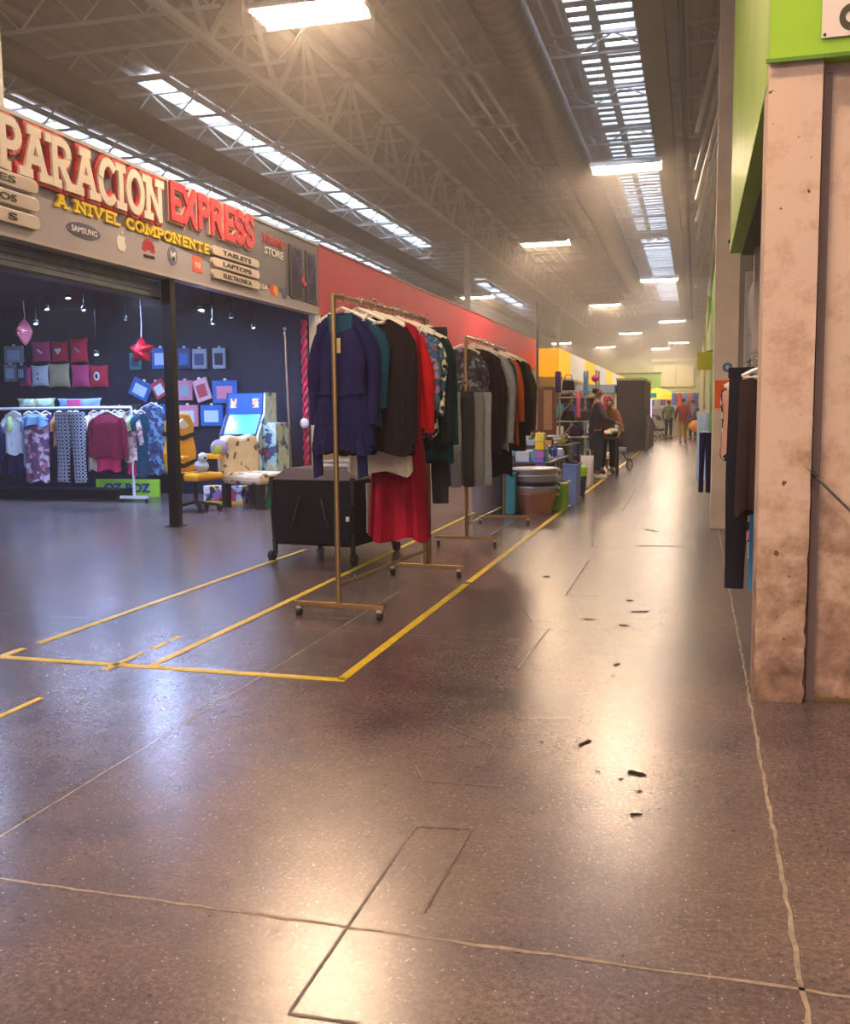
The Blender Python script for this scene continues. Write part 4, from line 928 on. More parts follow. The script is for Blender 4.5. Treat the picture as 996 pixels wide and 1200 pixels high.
# local: faces -y ; rz rotates to face +x
g.rotation_euler.z = PI/2-.25
q = MB()
bk_ = [(-.24,.50),(-.27,.75),(-.22,.95),(-.24,1.12),(-.16,1.27),(.16,1.27),(.24,1.12),(.22,.95),(.27,.75),(.24,.50)]
MB().prism([(a, b) for a, b in bk_], 1, .2, .3).build('backrest', cy_, g, bevel=.03)
for z_ in (.62, .98): MB().prism([(-.25, z_), (0, z_-.07), (.25, z_), (.25, z_+.05), (0, z_-.01), (-.25, z_+.05)], 1, .18, .31).build('back_stripe', cb_, g, bevel=.005)
MB().prism([(-.12, 1.1), (0, 1.2), (.12, 1.1), (0, 1.05)], 1, .18, .205).build('head_patch', whi, g, bevel=.005)
MB().box((-.26, -.27, .40), (.26, .24, .50)).build('seat', cy_, g, bevel=.035); MB().box((-.265, -.05, .395), (.265, .03, .505)).build('seat_stripe', cb_, g, bevel=.01)
for s in (-1, 1):
    a = MB().box((s*.33-.05, -.18, .66), (s*.33+.05, .14, .73)).build('armrest', cy_, g, bevel=.02); MB().bar((s*.33, 0, .42), (s*.33, 0, .66), .04).bar((s*.33, 0, .42), (s*.2, 0, .42), .04).build('bracket', cb_, a)
MB().tube([(0, 0, .1), (0, 0, .40)], .03, 10).build('gas_lift', cb_, g)
for i in range(5):
    a = 2*PI*i/5+.3; l = MB().bar((0, 0, .12), (.3*math.cos(a), .3*math.sin(a), .07), .05, .035).build('base_leg', cb_, g)
    MB().tube([(.3*math.cos(a)-.02, .3*math.sin(a), .035), (.3*math.cos(a)+.02, .3*math.sin(a), .035)], .035, 12).build('wheel', cb_, l)
e = empty('plush_toy', (-6.1, 11.3, .52), 'small blue and white plush toy sitting on the yellow chair', 'toy')
MB().ball((0, 0, .07), (.1, .08, .08)).build('body', lbl, e, smooth=True); MB().ball((.03, -.02, .18), .065).build('head', whp, e, smooth=True); MB().ball((.08, -.05, .18), .018).build('eye', blk, e); MB().ball((-.01, -.08, .19), .014).build('eye', blk, e)
e = empty('round_cushion', (-6.05, 11.7, .8), 'lime and lilac round cushion leaning between the two chairs', 'cushion')
MB().ball((0, 0, 0), (.13, .06, .12)).build('cover', pattern('lime_lilac', ['a8b83c', '9a88c0', 'a8b83c'], 'noise', 5), e, smooth=True)
# patterned armchair
pc = pattern('cream_motif', ['dccdb0', 'd8c8a8', 'dccdb0', 'd0c2a6', 'd8c8a8', 'dccdb0', '6a5644'], 'voronoi', 15)
g = empty('armless_chair', (-5.72, 12.05, 0), 'cream patterned armless lounge chair on dark block legs', 'chair', rz=PI/2-.35)
MB().box((-.31, -.42, .32), (.31, .32, .47)).build('seat', pc, g, bevel=.05)
q = MB()
q.prism([(-.33,.38),(-.35,.7),(-.30,.93),(-.2,.98),(-.08,.95),(0,.93),(.08,.95),(.2,.98),(.30,.93),(.35,.7),(.33,.38)], 1, .22, .36); q.build('backrest', pc, g, bevel=.045)
for sx in (-.25, .25):
    for y in (-.36, .28): MB().prism([(sx-.045, 0), (sx+.045, 0), (sx+.05, .33), (sx-.05, .33)], 1, y-.045, y+.045).build('leg', cb_, g, bevel=.006)
# small toys under the arcade
for i, (px, c, l) in enumerate(((330, 'd86a28', 'orange toy figure on the floor beside the arcade machine'), (318, '2c9a6c', 'green toy on the floor in front of the arcade machine'))):
    p = on_z(px, 592+i); e = empty('toy_figure', (p.x, p.y, 0), l, 'toy'); m = mat('toy_%d' % i, c, .5)
    MB().lathe([(.07, 0), (.08, .06), (.05, .2), (.03, .24)], 14).build('body', m, e, smooth=True); MB().ball((0, 0, .3), .065).build('head', m, e, smooth=True)
e = empty('toy_shelf', (-6.55, 12.35, 0), 'low colourful toy boxes under the cream chair by the arcade machine', 'toy box')
MB().box((-.1, 0, 0), (.5, .2, .25)).build('box', pattern('toy_print', ['c84c6c', '2c2c3c', 'd8d8e0', '8c6cb0', 'e0c040'], 'voronoi', 12), e, bevel=.005); MB().box((-.11, -.01, 0), (.51, .0, .04)).build('yellow_edge', ayl, e)

# ------------------------------------------------------------------ playard (black folding crib)
fb = mat('crib_fabric', '1d1e2a', .8, noise=.25, scale=5); fb2 = mat('crib_top', '4c4650', .85, noise=.1); msh = mat('crib_mesh', 'b4b0ac', .7, noise=.15, scale=6)
g = empty('playard', (-3.03, 8.0, 0), 'black folding playard with grey padded rail and wheels beside the near rack', 'playard', rz=-.06)
g.rotation_euler.z = -.12
W, D, T = .78, .86, .72
q = MB(); n = 10; vs = []
for i in range(n+1):
    z = .14+(T-.16)*i/n; b = .012*math.sin(PI*i/n)
    vs += [(-W/2-b, -D/2-b, z), (W/2+b, -D/2-b, z), (W/2+b, D/2+b, z), (-W/2-b, D/2+b, z)]
q.add(vs, [(4*i+a, 4*i+(a+1) % 4, 4*i+4+(a+1) % 4, 4*i+4+a) for i in range(n) for a in range(4)]+[(3, 2, 1, 0)])
q.build('fabric_body', fb, g, bevel=.03)
MB().box((W/2+.006, -D/2+.22, .24), (W/2+.022, D/2-.08, T-.06)).build('mesh_panel', msh, g, bevel=.004)
vs = [(-W/2-.02, -D/2-.02, T-.03), (W/2+.02, -D/2-.02, T-.03), (W/2+.02, D/2+.02, T-.03), (-W/2-.02, D/2+.02, T-.03), (-W/2+.09, -D/2+.12, T+.07), (W/2-.09, -D/2+.12, T+.06), (W/2-.09, D/2-.12, T+.06), (-W/2+.09, D/2-.12, T+.07)]
q = MB(); q.add(vs, [(0,1,5,4),(1,2,6,5),(2,3,7,6),(3,0,4,7),(4,5,6,7),(3,2,1,0)]); q.build('top_cover', fb2, g, bevel=.02)
for sx in (-1, 1):
    for sy2 in (-1, 1):
        MB().tube([(sx*(W/2-.02), sy2*(D/2-.02), .06), (sx*(W/2-.01), sy2*(D/2-.01), T)], .022, 8).build('corner_post', cb_, g)
        MB().tube([(sx*(W/2)-.02, sy2*(D/2), .045), (sx*(W/2)+.02, sy2*(D/2), .045)], .045, 14).build('wheel', cb_, g)
for s in (-1, 1): MB().tube([(s*.1, -D/2-.02, .55), (s*.14, -D/2-.03, .4), (s*.17, -D/2-.02, .3)], .012, 6).build('strap', cb_, g, smooth=True)
MB().box((W/2-.06, -D/2-.024, .36), (W/2-.03, -D/2-.014, .40)).build('label_patch', whi, g)
# folded cloth on the playard
e = empty('folded_cloth', (-2.95, 8.05, .785), 'folded white and dark cloth lying on the playard top', 'cloth')
MB().box((-.2, -.2, .0), (.2, .2, .03)).build('lower_fold', c_white, e, bevel=.01); MB().box((-.17, -.16, .03), (.16, .18, .055)).build('upper_fold', c_lgrey, e, bevel=.01)

# ------------------------------------------------------------------ tubs, bins, boxes by the tape line
def tub(pos, r0, r1, h, m, label, rim=None, name='plastic_tub', sx=1, parent_rim=True):
    e = empty(name, pos, label, 'tub')
    MB().lathe([(r0, 0), (r0+(r1-r0)*.3, h*.3), (r1, h-.02), (r1-.012, h-.02), (r0, .02), (0.0001, .02)], 36, sx=sx).build('shell', m, e, smooth=True)
    MB().lathe([(r1-.005, h-.025), (r1+.02, h-.025), (r1+.022, h-.008), (r1-.005, h)], 36, sx=sx).build('rim', rim or m, e, smooth=True)
    for s in (-1, 1): MB().tube([(s*(r1+.01)*sx, -.06, h-.02), (s*(r1+.04)*sx, -.03, h-.035), (s*(r1+.04)*sx, .03, h-.035), (s*(r1+.01)*sx, .06, h-.02)], .008, 6).build('handle', rim or m, e)
p = on_z(623, 603); tx, ty_ = p.x, p.y+.25
m_tc = mat('terracotta_plastic', 'c88a6c', .4); m_pw = mat('blush_plastic', 'd8b8b4', .35); m_wh = mat('white_plastic', 'd4d4dc', .35); m_bk = mat('black_plastic', '26222c', .4)
tub((tx, ty_, 0), .20, .25, .26, m_tc, 'terracotta plastic tub at the bottom of the stack by the tape')
tub((tx, ty_, .18), .21, .262, .16, m_wh, 'white tub nested above the terracotta one', m_wh)
tub((tx, ty_, .27), .21, .262, .12, m_bk, 'dark tub nested between the pale ones', m_bk)
tub((tx, ty_, .33), .215, .27, .15, m_wh, 'white tub second from the top of the stack', m_wh)
tub((tx, ty_, .42), .22, .27, .14, m_pw, 'blush pink tub on top of the stack', m_wh)
p = on_z(572, 603)
tub((p.x-.05, p.y+.25, 0), .19, .22, .50, mat('grey_plastic', '7c7780', .45, noise=.1), 'tall grey round bin behind the second rack', None, 'round_bin')
def crate(px, py, w, d, h, m, label, name='storage_box', lid=None, rz=0, z=0, cat='box'):
    p = on_z(px, py); e = empty(name, (p.x, p.y+d/2, z), label, cat, rz=rz)
    MB().prism([(-w/2+.015, 0), (w/2-.015, 0), (w/2, h), (-w/2, h)], 1, -d/2, d/2).build('shell', m, e, bevel=.012)
    MB().box((-w/2-.01, -d/2-.01, h-.03), (w/2+.01, d/2+.01, h)).build('lid', lid or m, e, bevel=.006); return e
crate(597, 603, .16, .3, .52, mat('teal_plastic', '3c9ab0', .4), 'tall teal blue box between the grey bin and the tubs', rz=0)
crate(655, 598, .20, .3, .36, mat('lime_plastic', '86c82c', .35), 'lime green storage box with white lid beside the tubs', lid=whi)
crate(668, 592, .20, .4, .55, mat('blue_plastic', '6f88cc', .3, noise=.1), 'tall periwinkle blue plastic bin beside the lime box')
# colourful drawer tower
p = on_z(606, 596); z = .55
e = empty('drawer_tower', (p.x+.15, p.y+1.0, 0), 'little tower of colourful stacked drawers behind the tubs', 'drawer tower')
for i, c in enumerate(('3aa0d0', 'e88a28', 'f0c020', '4c5cc0', '8c6cd0', 'b070d0', 'f0d030', 'f4e060')):
    w = .16 if i < 3 else .12
    MB().box((-w/2, -.1, .12*i+.0), (w/2, .1, .12*i+.115)).build('drawer', mat('drawer_%s' % c, c, .4), e, bevel=.01)

# ------------------------------------------------------------------ stall beyond the racks
tb = mat('table_dark', '33343f', .6); tbl = mat('table_blue', '2d4068', .6, noise=.2)
def table(x, y, w, d, h, m, label, lm=None):
    e = empty('display_table', (x, y, 0), label, 'table')
    MB().box((-w/2, -d/2, h-.03), (w/2, d/2, h)).build('tabletop', m, e, bevel=.005)
    for a in (-1, 1):
        for b in (-1, 1): MB().tube([(a*(w/2-.04), b*(d/2-.04), 0), (a*(w/2-.04), b*(d/2-.04), h-.03)], .018, 8).build('leg', lm or tb, e)
    return e
table(-2.45, 14.4, 1.1, 2.2, .55, tbl, 'low dark blue display table covered with toys and wares')
table(-2.6, 17.0, 1.2, 1.6, .68, tb, 'dark display table in front of the wire shelf')
cols = ['2a58b0', '20242c', 'e8d83c', 'c8d4e8', '8c3048', '2c9ac0', '44484f', 'd8dce0', '56603c', 'a06c84', '3c64c8', 'c0d8f0', '1c1c22', 'e8a040']
nm = {'2a58b0': 'blue', '20242c': 'black', 'e8d83c': 'yellow', 'c8d4e8': 'pale blue', '8c3048': 'wine red', '2c9ac0': 'cyan', '44484f': 'dark grey', 'd8dce0': 'white', '56603c': 'olive', 'a06c84': 'mauve', '3c64c8': 'cobalt', 'c0d8f0': 'ice blue', '1c1c22': 'jet black', 'e8a040': 'amber'}
rg = random.Random(21); k = 0
for (x0, x1, y0, y1, zt, cnt, where) in ((-2.9, -1.95, 13.4, 15.4, .55, 26, 'low blue table'), (-3.1, -2.05, 16.3, 17.7, .68, 16, 'dark table by the wire shelf')):
    cells = [(i, j) for i in range(4) for j in range(cnt//4+1)]; rg.shuffle(cells); ny = cnt//4+1
    for (i, j) in cells[:cnt]:
        c = cols[k % len(cols)]; k += 1; m = mat('ware_'+c, c, .5)
        w = (x1-x0)/4*.8; d = (y1-y0)/ny*.8; h = rg.uniform(.06, .22); kind = k % 4
        x = x0+(i+.5)*(x1-x0)/4; y = y0+(j+.5)*(y1-y0)/ny
        lab = '%s %s lying on the %s' % (nm[c], ('box', 'bottle', 'folded cloth', 'bowl')[kind], where)
        e = empty(('small_box', 'bottle', 'folded_cloth', 'bowl')[kind], (x, y, zt), lab, ('box', 'bottle', 'cloth', 'bowl')[kind], 'wares: %s %s on the %s' % (nm[c], ('box', 'bottle', 'cloth', 'bowl')[kind], where))
        if kind == 0: MB().box((-w/2, -d/2, 0), (w/2, d/2, h)).build('carton', m, e, bevel=.004); MB().box((-w/2, -.01, h), (w/2, .01, h+.002)).build('seam', whi, e)
        elif kind == 1: MB().lathe([(.03, 0), (.035, .02), (.035, h*.7), (.014, h*.9), (.014, h+.03)], 14).build('body', m, e, smooth=True); MB().lathe([(.017, h+.03), (.017, h+.05)], 10).build('cap', whi, e)
        elif kind == 2: MB().box((-w/2, -d/2, 0), (w/2, d/2, h*.4)).build('lower_fold', m, e, bevel=.01); MB().box((-w*.45, -d*.45, h*.4), (w*.42, d*.4, h*.6)).build('upper_fold', m, e, bevel=.01)
        else: MB().lathe([(.04, 0), (w*.4, h*.5), (w*.45, h*.6), (w*.42, h*.6), (.03, .02), (.0001, .02)], 18).build('bowl', m, e, smooth=True)
# lime toy and white bag on the tape
p = on_z(676, 583); e = empty('green_bucket', (p.x, p.y+.2, 0), 'small bucket with neon green top by the tape line', 'bucket')
MB().lathe([(.09, 0), (.12, .3), (.0001, .3)], 20).build('pail', tbl, e, smooth=True); MB().lathe([(.12, .3), (.13, .42), (.1, .45), (.0001, .45)], 20).build('top', mat('neon_green', 'a8e818', .4), e, smooth=True)
p = on_z(690, 572); e = empty('white_bag', (p.x-.05, p.y+.2, 0), 'white cloth bag standing on the floor by the vendor', 'bag')
cloth_body(.22, .5, P_TOP, .14, 5, .5, 77, slope=.0, neck=0).build('sack', whi, e, smooth=True).location.z = .52; MB().tube([(-.05, 0, .5), (-.04, 0, .62), (.04, 0, .62), (.05, 0, .5)], .008, 6).build('handle', whi, e)

# wooden screens
wd = mat('brown_wood', '6c3c22', .5, noise=.3, scale=3); tan = mat('tan_panel', 'b98a5c', .6, noise=.15, scale=3)
def screen(x, y, w, label, rz=0, ps=True):
    e = empty('wooden_screen', (x, y, 0), label, 'screen', rz=rz)
    for s in (-1, 1): MB().box((s*w/2-.03, -.03, 0), (s*w/2+.03, .03, 1.70)).build('post', wd, e, bevel=.004)
    MB().box((-w/2+.03, -.02, 1.64), (w/2-.03, .02, 1.7)).build('top_rail', wd, e); MB().box((-w/2+.03, -.02, .84), (w/2-.03, .02, .90)).build('middle_rail', wd, e); MB().box((-w/2+.03, -.02, .1), (w/2-.03, .02, .16)).build('bottom_rail', wd, e)
    MB().box((-w/2+.03, -.01, .9), (w/2-.03, .01, 1.64)).build('upper_panel', tan, e); MB().box((-w/2+.03, -.01, .16), (w/2-.03, .01, .84)).build('lower_panel', wd, e)
screen(-3.08, 18.3, .52, 'brown wooden screen with a tan panel behind the second rack')
screen(-2.66, 18.3, .22, 'narrow brown wooden screen beside the tan paneled one')
# wire shelf
e = empty('wire_shelf', (-2.2, 18.6, 0), 'grey metal tube display shelf with sloped arms beside the wooden screens', 'shelf')
gm = mat('grey_tube', 'b4aca8', .35, metal=.4)
for x in (-.35, .4):
    for y in (0, .5): MB().tube([(x, y, 0), (x, y, 2.0)], .018, 8).build('upright', gm, e)
for z in (.75, 1.05, 1.5, 1.62): MB().tube([(-.35, 0, z), (.4, 0, z)], .014, 8).tube([(-.35, .5, z), (.4, .5, z)], .014, 8).tube([(-.35, 0, z), (-.35, .5, z)], .014, 8).tube([(.4, 0, z), (.4, .5, z)], .014, 8).build('shelf_frame', gm, e)
for z in (.65, 1.1): MB().tube([(-.35, -.02, z), (0, -.25, z+.35)], .014, 8).build('sloped_arm', gm, e)
for i, (x, z, m, l, nme) in enumerate(((-.15, 1.06, c_black, 'black bag on the middle of the wire shelf', 'bag'), (.15, 1.06, tb, 'dark grey bag on the wire shelf near the vendor', 'bag'), (.0, .76, c_navy, 'navy bag on the lowest level of the wire shelf', 'bag'), (-.15, 1.63, c_black, 'black bag on top of the wire shelf', 'bag'))):
    b = empty('shoulder_bag', (-2.2+x, 18.85, z), l, 'bag')
    MB().prism([(-.12, 0), (.12, 0), (.1, .2), (-.1, .2)], 1, -.08, .08).build('body', m, b, bevel=.03); MB().tube([(-.08, 0, .19), (-.05, 0, .3), (.05, 0, .3), (.08, 0, .19)], .008, 6).build('strap', m, b)
garment('scarf', 'pink scarf draped over the wire shelf', 'scarf', mat('pink_scarf', 'd8607c', .8), (-2.12, 18.5, 1.62), 0, w=.09, L=.5, hg=False, drop=0)
garment('scarf', 'blue scarf hung at the top of the wire shelf', 'scarf', c_lb, (-1.98, 18.5, 2.0), 0, w=.10, L=.45, hg=False, drop=0)
garment('scarf', 'purple scarf hung at the top of the wire shelf', 'scarf', c_vio, (-2.5, 18.5, 2.0), 0, w=.12, L=.4, hg=False, drop=0)
e = empty('toy_windmill', (-1.82, 18.6, 1.75), 'small magenta paper flower on a stick above the shelf', 'decoration')
MB().ball((0, 0, .1), .07).build('flower', mat('magenta_paper', 'e03c94', .6), e, smooth=True); MB().tube([(0, 0, -.7), (0, 0, .1)], .008, 6).build('stick', whm, e)

# ------------------------------------------------------------------ people (skinned skeletons)
def skin(name, verts, edges, rad, m, parent, root=0, sub=1):
    me = bpy.data.meshes.new(name); me.from_pydata([tuple(v) for v in verts], edges, []); me.materials.append(m)
    bm = bmesh.new(); bm.from_mesh(me); sk = bm.verts.layers.skin.verify()
    for i, v in enumerate(bm.verts):
        r = rad[i]; v[sk].radius = (r, r) if not isinstance(r, tuple) else r; v[sk].use_root = (i == root)
    bm.to_mesh(me); bm.free()
    o = bpy.data.objects.new(name, me); COL.objects.link(o); o.parent = parent
    s = o.modifiers.new('skin', 'SKIN'); s.use_smooth_shade = True
    if sub: b = o.modifiers.new('sub', 'SUBSURF'); b.levels = sub; b.render_levels = sub
    return o
skn = mat('skin_tone', 'a8704f', .6, noise=.08); hair = mat('dark_hair', '1c1513', .6)
def person(loc, rz, label, shirt, pants, shoe, pose='stand', h=1.66, hairm=hair, lean=0, long=False, group=None):
    e = empty('person', loc, label, 'person', group, rz); s = h/1.70
    hip = Vector((0, 0, .92)); 
    R = Matrix.Rotation(-lean, 3, 'X')   # lean forward toward -y
    def U(x, y, z): v = Vector((x, y, z-.92)); v = Matrix.Rotation(lean, 3, 'X')@v; return hip+v
    if pose == 'walk': ft = {-1: (-.09, -.24, .06), 1: (.09, .24, .10)}; kn = {-1: (-.09, -.14, .50), 1: (.09, .02, .49)}; 
    else: ft = {-1: (-.11, .0, .06), 1: (.11, .02, .06)}; kn = {-1: (-.10, -.03, .49), 1: (.10, -.03, .49)}
    if pose == 'reach': el = {-1: (-.27, -.12, 1.12), 1: (.27, -.12, 1.12)}; wr = {-1: (-.20, -.36, 1.04), 1: (.20, -.36, 1.04)}
    elif pose == 'walk': el = {-1: (-.27, .10, 1.14), 1: (.27, -.08, 1.14)}; wr = {-1: (-.28, .05, .90), 1: (.28, -.26, .96)}
    else: el = {-1: (-.27, .02, 1.14), 1: (.27, .02, 1.14)}; wr = {-1: (-.27, -.06, .88), 1: (.27, -.06, .88)}
    V = [hip, U(0, 0, 1.08), U(0, .01, 1.26), U(0, 0, 1.42), U(0, -.005, 1.50), U(0, -.02, 1.565), U(0, -.01, 1.63), U(0, 0, 1.68)]
    E = [(i, i+1) for i in range(7)]; Rd = [.13, .11, .125, .075, .050, .075, .092, .06]
    def add(v, p, r): V.append(Vector(v)); Rd.append(r); E.append((p, len(V)-1)); return len(V)-1
    for sd in (-1, 1):
        a = add(U(sd*.17, 0, 1.39), 3, .050); b = add(U(*el[sd]), a, .040); c = add(U(*wr[sd]), b, .027)
        d = (V[c]-V[b]).normalized(); pm = add(V[c]+d*.055, c, .026)
        up = Vector((0, 1, 0)) if abs(d.y) < .8 else Vector((1, 0, 0)); side = Vector((0, 1, 0)) if abs(d.y) < .8 else Vector((sd, 0, 0))
        for k, (off_, ln) in enumerate(((-.026, .06), (-.009, .075), (.009, .07), (.026, .052))):
            f1 = add(V[pm]+side*off_+d*.03, pm, .0085); f2 = add(V[f1]+d*ln*.5+Vector((-sd*.008, 0, 0)), f1, .008); add(V[f2]+d*ln*.4+Vector((-sd*.014, 0, 0)), f2, .007)
        t = add(V[c]+d*.03+side*-.035, c, .010); add(V[t]+d*.03+side*-.012, t, .009)
        l = add((sd*.09, 0, .86), 0, .088); k = add(kn[sd], l, .056); an = add((ft[sd][0], ft[sd][1], ft[sd][2]+.03), k, .036); add((ft[sd][0], ft[sd][1]-.13, .04), an, .032)
    V = [v*s for v in V]; Rd = [r*s for r in Rd]
    body = skin('body', V, E, Rd, skn, e)
    # face and hair
    hd = V[6]
    def fp(x, y, z): 
        v = Matrix.Rotation(lean, 3, 'X')@Vector((x, y, z)); return hd+v*s
    for sx2 in (-1, 1): MB().ball(fp(sx2*.032, -.086, -.01), .013*s, 8, 6).build('eye', whi, e); MB().ball(fp(sx2*.032, -.097, -.01), .006*s, 6, 4).build('iris', blk, e); MB().ball(fp(sx2*.092, .0, -.02), (.012, .02, .03), 8, 6).build('ear', skn, e, smooth=True)
    MB().ball(fp(0, -.098, -.035), (.013, .02, .024), 8, 6).build('nose', skn, e, smooth=True); MB().ball(fp(0, -.085, -.07), (.026, .012, .008), 8, 6).build('mouth', mat('lips', '8c4a42', .6), e, smooth=True)
    HV = [fp(0, .035, -.05), fp(0, .03, .02), fp(0, .01, .065)]; hr = [.075*s, .092*s, .085*s]
    if long: HV = [fp(0, .07, -.26), fp(0, .06, -.14)]+HV; hr = [.05*s, .07*s]+hr
    skin('hair', HV, [(i, i+1) for i in range(len(HV)-1)], hr, hairm, e, 0, 1)
    # shirt
    TV = [V[0]+Vector((0, 0, -.13)), V[0]+Vector((0, 0, .02)), V[1]+Vector((0, 0, .04)), V[3]+Vector((0, 0, -.01))]; TE = [(0, 1), (1, 2), (2, 3)]; TR = [(.15*s, .15*s), (.165*s, .165*s), (.16*s, .16*s), (.14*s, .14*s)]
    TV.append(V[4]+Vector((0, 0, -.02))); TR.append((.075*s, .075*s)); TE.append((3, 4))
    base = 8
    for sd in (-1, 1):
        a, b, c = V[base], V[base+1], V[base+2]; n0 = len(TV)
        TV += [a, b, b+(c-b)*.85]; TR += [.078*s, .058*s, .043*s]; TE += [(3, n0), (n0, n0+1), (n0+1, n0+2)]
        base += 3+1+12+2+4
    skin('shirt', TV, TE, TR, shirt, e)
    PV = [V[0]+Vector((0, 0, .04*s))]; PR = [.148*s]; PE = []; base = 8
    shoes = []
    for sd in (-1, 1):
        l = base+18; n0 = len(PV)
        PV += [V[l], V[l+1], V[l+1]+(V[l+2]-V[l+1])*.9]; PR += [.104*s, .078*s, .062*s]; PE += [(0, n0), (n0, n0+1), (n0+1, n0+2)]; shoes.append((V[l+2], V[l+3])); base += 22
    skin('trousers', PV, PE, PR, pants, e)
    for a, b in shoes: MB().tube([a+Vector((0, .05, -a.z+.045)), (a+b)/2+Vector((0, 0, -((a+b)/2).z+.045)), b+Vector((0, -.04, -b.z+.035))], [.045*s, .05*s, .035*s], 12).build('shoe', shoe, e, smooth=True)
    return e
jn = mat('navy_jeans', '2a3552', .8, noise=.15); brn = mat('brown_knit', '8a5434', .85, noise=.15); mrn = mat('maroon_shirt', '8c2c34', .8, noise=.1); mus = mat('mustard_pants', 'a8842c', .8, noise=.1)
p = on_z(699, 561); person((p.x, p.y, 0), PI*.5+.2, 'person in dark top and navy trousers with white shoes standing at the stall', mat('dark_plum', '3a2c44', .85), jn, whi, 'reach', 1.66)
person((-1.66, 19.6, 0), .2, 'person in brown top bending over the red and white cloth at the stall', brn, c_black, cb_, 'reach', 1.5, lean=.35)
p = on_z(800, 519); person((p.x, p.y, 0), PI, 'person in maroon shirt and mustard trousers walking away down the hall', mrn, mus, cb_, 'walk', 1.66)
e = empty('shopping_bag', (.02, 40.2, .5), 'amber orange bag held beside the walking person in maroon', 'bag')
MB().ball((0, 0, .1), (.26, .16, .24)).build('sack', mat('amber_bag', 'e89a28', .5), e, smooth=True); MB().tube([(-.08, 0, .3), (0, 0, .48), (.08, 0, .3)], .012, 6).build('handle', blk, e)
colsP = ['4c6cb0', '7a8cc8', 'b04840', '3c4858', 'c0c8d8', '6c4c6c', '2c3444', '5c7cb8', '8c4c58', '3c6c5c', '445', 'a0a8c0']
far = [(-.3, 47, 0, 'blue shirt facing the viewer just right of the walking person', '4c6cc0'), (-.1, 52, 0, 'red orange top at the right edge of the far crowd', 'c8503c'), (-2.5, 50, .5, 'pale grey top beside the far strollers', 'b8bcc8'), (-3.0, 54, 1, 'rose top left in the far crowd', 'b86478'),
       (-2.0, 58, 0, 'dark coat in front of the white counter far away', '2c3040'), (-.7, 60, 3.1, 'violet top far away near the end wall', '6c5c9c'), (-1.1, 43, 2.8, 'dark green top partly hidden behind the walking person', '5c7450'), (-.1, 42.5, 3.0, 'grey blue clothes close to the amber bag', '5c6c84')]
for (x, y, rz, l, c) in far: person((x, y, 0), rz, 'person in '+l, mat('far_shirt_'+c, c, .8), jn, cb_, 'stand', 1.64)

# table with red and white cloth, stroller
table(-1.6, 18.95, .42, .5, .74, tb, 'small dark table under the red and white cloth')
e = empty('tablecloth', (-1.6, 18.92, .745), 'crumpled red and white cloth piled on the small dark table', 'cloth')
rq = random.Random(4); 
for i, m in enumerate((c_red, whi, c_red, c_cream)):
    MB().ball((rq.uniform(-.09, .09), rq.uniform(-.12, .12), .055+.02*i), (.11, .11, .055), 10, 6).build('fold', m, e, smooth=True)
def stroller(loc, rz, m, label):
    e = empty('stroller', loc, label, 'stroller', None, rz)
    for x in (-.24, .24):
        MB().tube([(x, -.38, .13), (x, .1, .55), (x, .42, 1.0)], .013, 8).tube([(x, .32, .13), (x, -.05, .6)], .013, 8).build('frame_tube', cb_, e)
        for y in (-.38, .32):
            q = MB(); n = 20
            q.tube([(x, y+.11*math.cos(2*PI*i/n), .13+.11*math.sin(2*PI*i/n)) for i in range(n+1)], .018, 6, False); w = q.build('wheel', cb_, e, smooth=True)
            q = MB()
            for i in range(3): a = PI*i/3; q.tube([(x, y-.1*math.cos(a), .13-.1*math.sin(a)), (x, y+.1*math.cos(a), .13+.1*math.sin(a))], .005, 5)
            q.build('spokes', hook_m, w)
    MB().tube([(-.24, .42, 1.0), (.24, .42, 1.0)], .016, 8).build('handle', cb_, e)
    MB().prism([(-.32, .38), (.1, .38), (.3, .85), (.22, .88), (.04, .48), (-.32, .48)], 0, -.21, .21).build('seat', m, e, bevel=.02)
    q = MB(); prof = [(.26*math.cos(a), .24*math.sin(a)) for a in [PI*i/10 for i in range(11)]]; pf = [(y+.08, z+.82) for y, z in prof]+[(y*.9+.08, z*.9+.82) for y, z in reversed(prof)]
    q.prism(pf, 0, -.22, .22).build('canopy', m, e, bevel=.005)
stroller((-1.72, 20.9, 0), .6, mat('stroller_blue', '9ab0d8', .7), 'pale blue stroller standing by the brown-topped person at the stall')
stroller((-2.0, 40.5, 0), .8, mat('stroller_black', '2c2a34', .7), 'black stroller in the middle of the far stroller row')
stroller((-2.6, 39.0, 0), .2, mat('stroller_white', 'a8a89c', .7, noise=.3), 'pale grey stroller just past the dark panel')
stroller((-1.6, 42.0, 0), 1.2, mat('stroller_grey', '4c4a58', .7), 'dark grey stroller nearest the white counter')
stroller((-2.4, 43.0, 0), 2.2, MATS['stroller_black'], 'dark stroller behind the pale grey one')

# dark tall panel, blue awning and stands around it
e = empty('dark_booth', (-1.95, 31, 0), 'tall dark grey booth panel blocking the far end of the stalls', 'booth')
dg = mat('booth_grey', '38363e', .6, noise=.1)
MB().prism([(0, 0), (4.5, 0), (4.5, 2.17), (0, 2.17)], 0, -.42, .42).build('panel', dg, e, bevel=.01); MB().box((-.44, -.02, 2.17), (.44, 4.5, 2.24)).build('top_trim', mat('booth_cream', 'b8b48c', .5), e)
MB().prism([(.3, 0), (4.0, 0), (3.0, .9), (1.2, 1.1)], 0, .42, .56).build('side_flare', dg, e, bevel=.02)
e = empty('awning', (-2.95, 30.5, 1.78), 'light blue awning board left of the tall dark booth', 'awning')
MB().box((-.62, 0, 0), (.55, 1.0, .26)).build('board', mat('awning_blue', '9cb8dc', .5), e, bevel=.01)
for x in (-.55, .48): MB().tube([(x, .5, -1.78), (x, .5, 0)], .02, 8).build('post', whm, e)
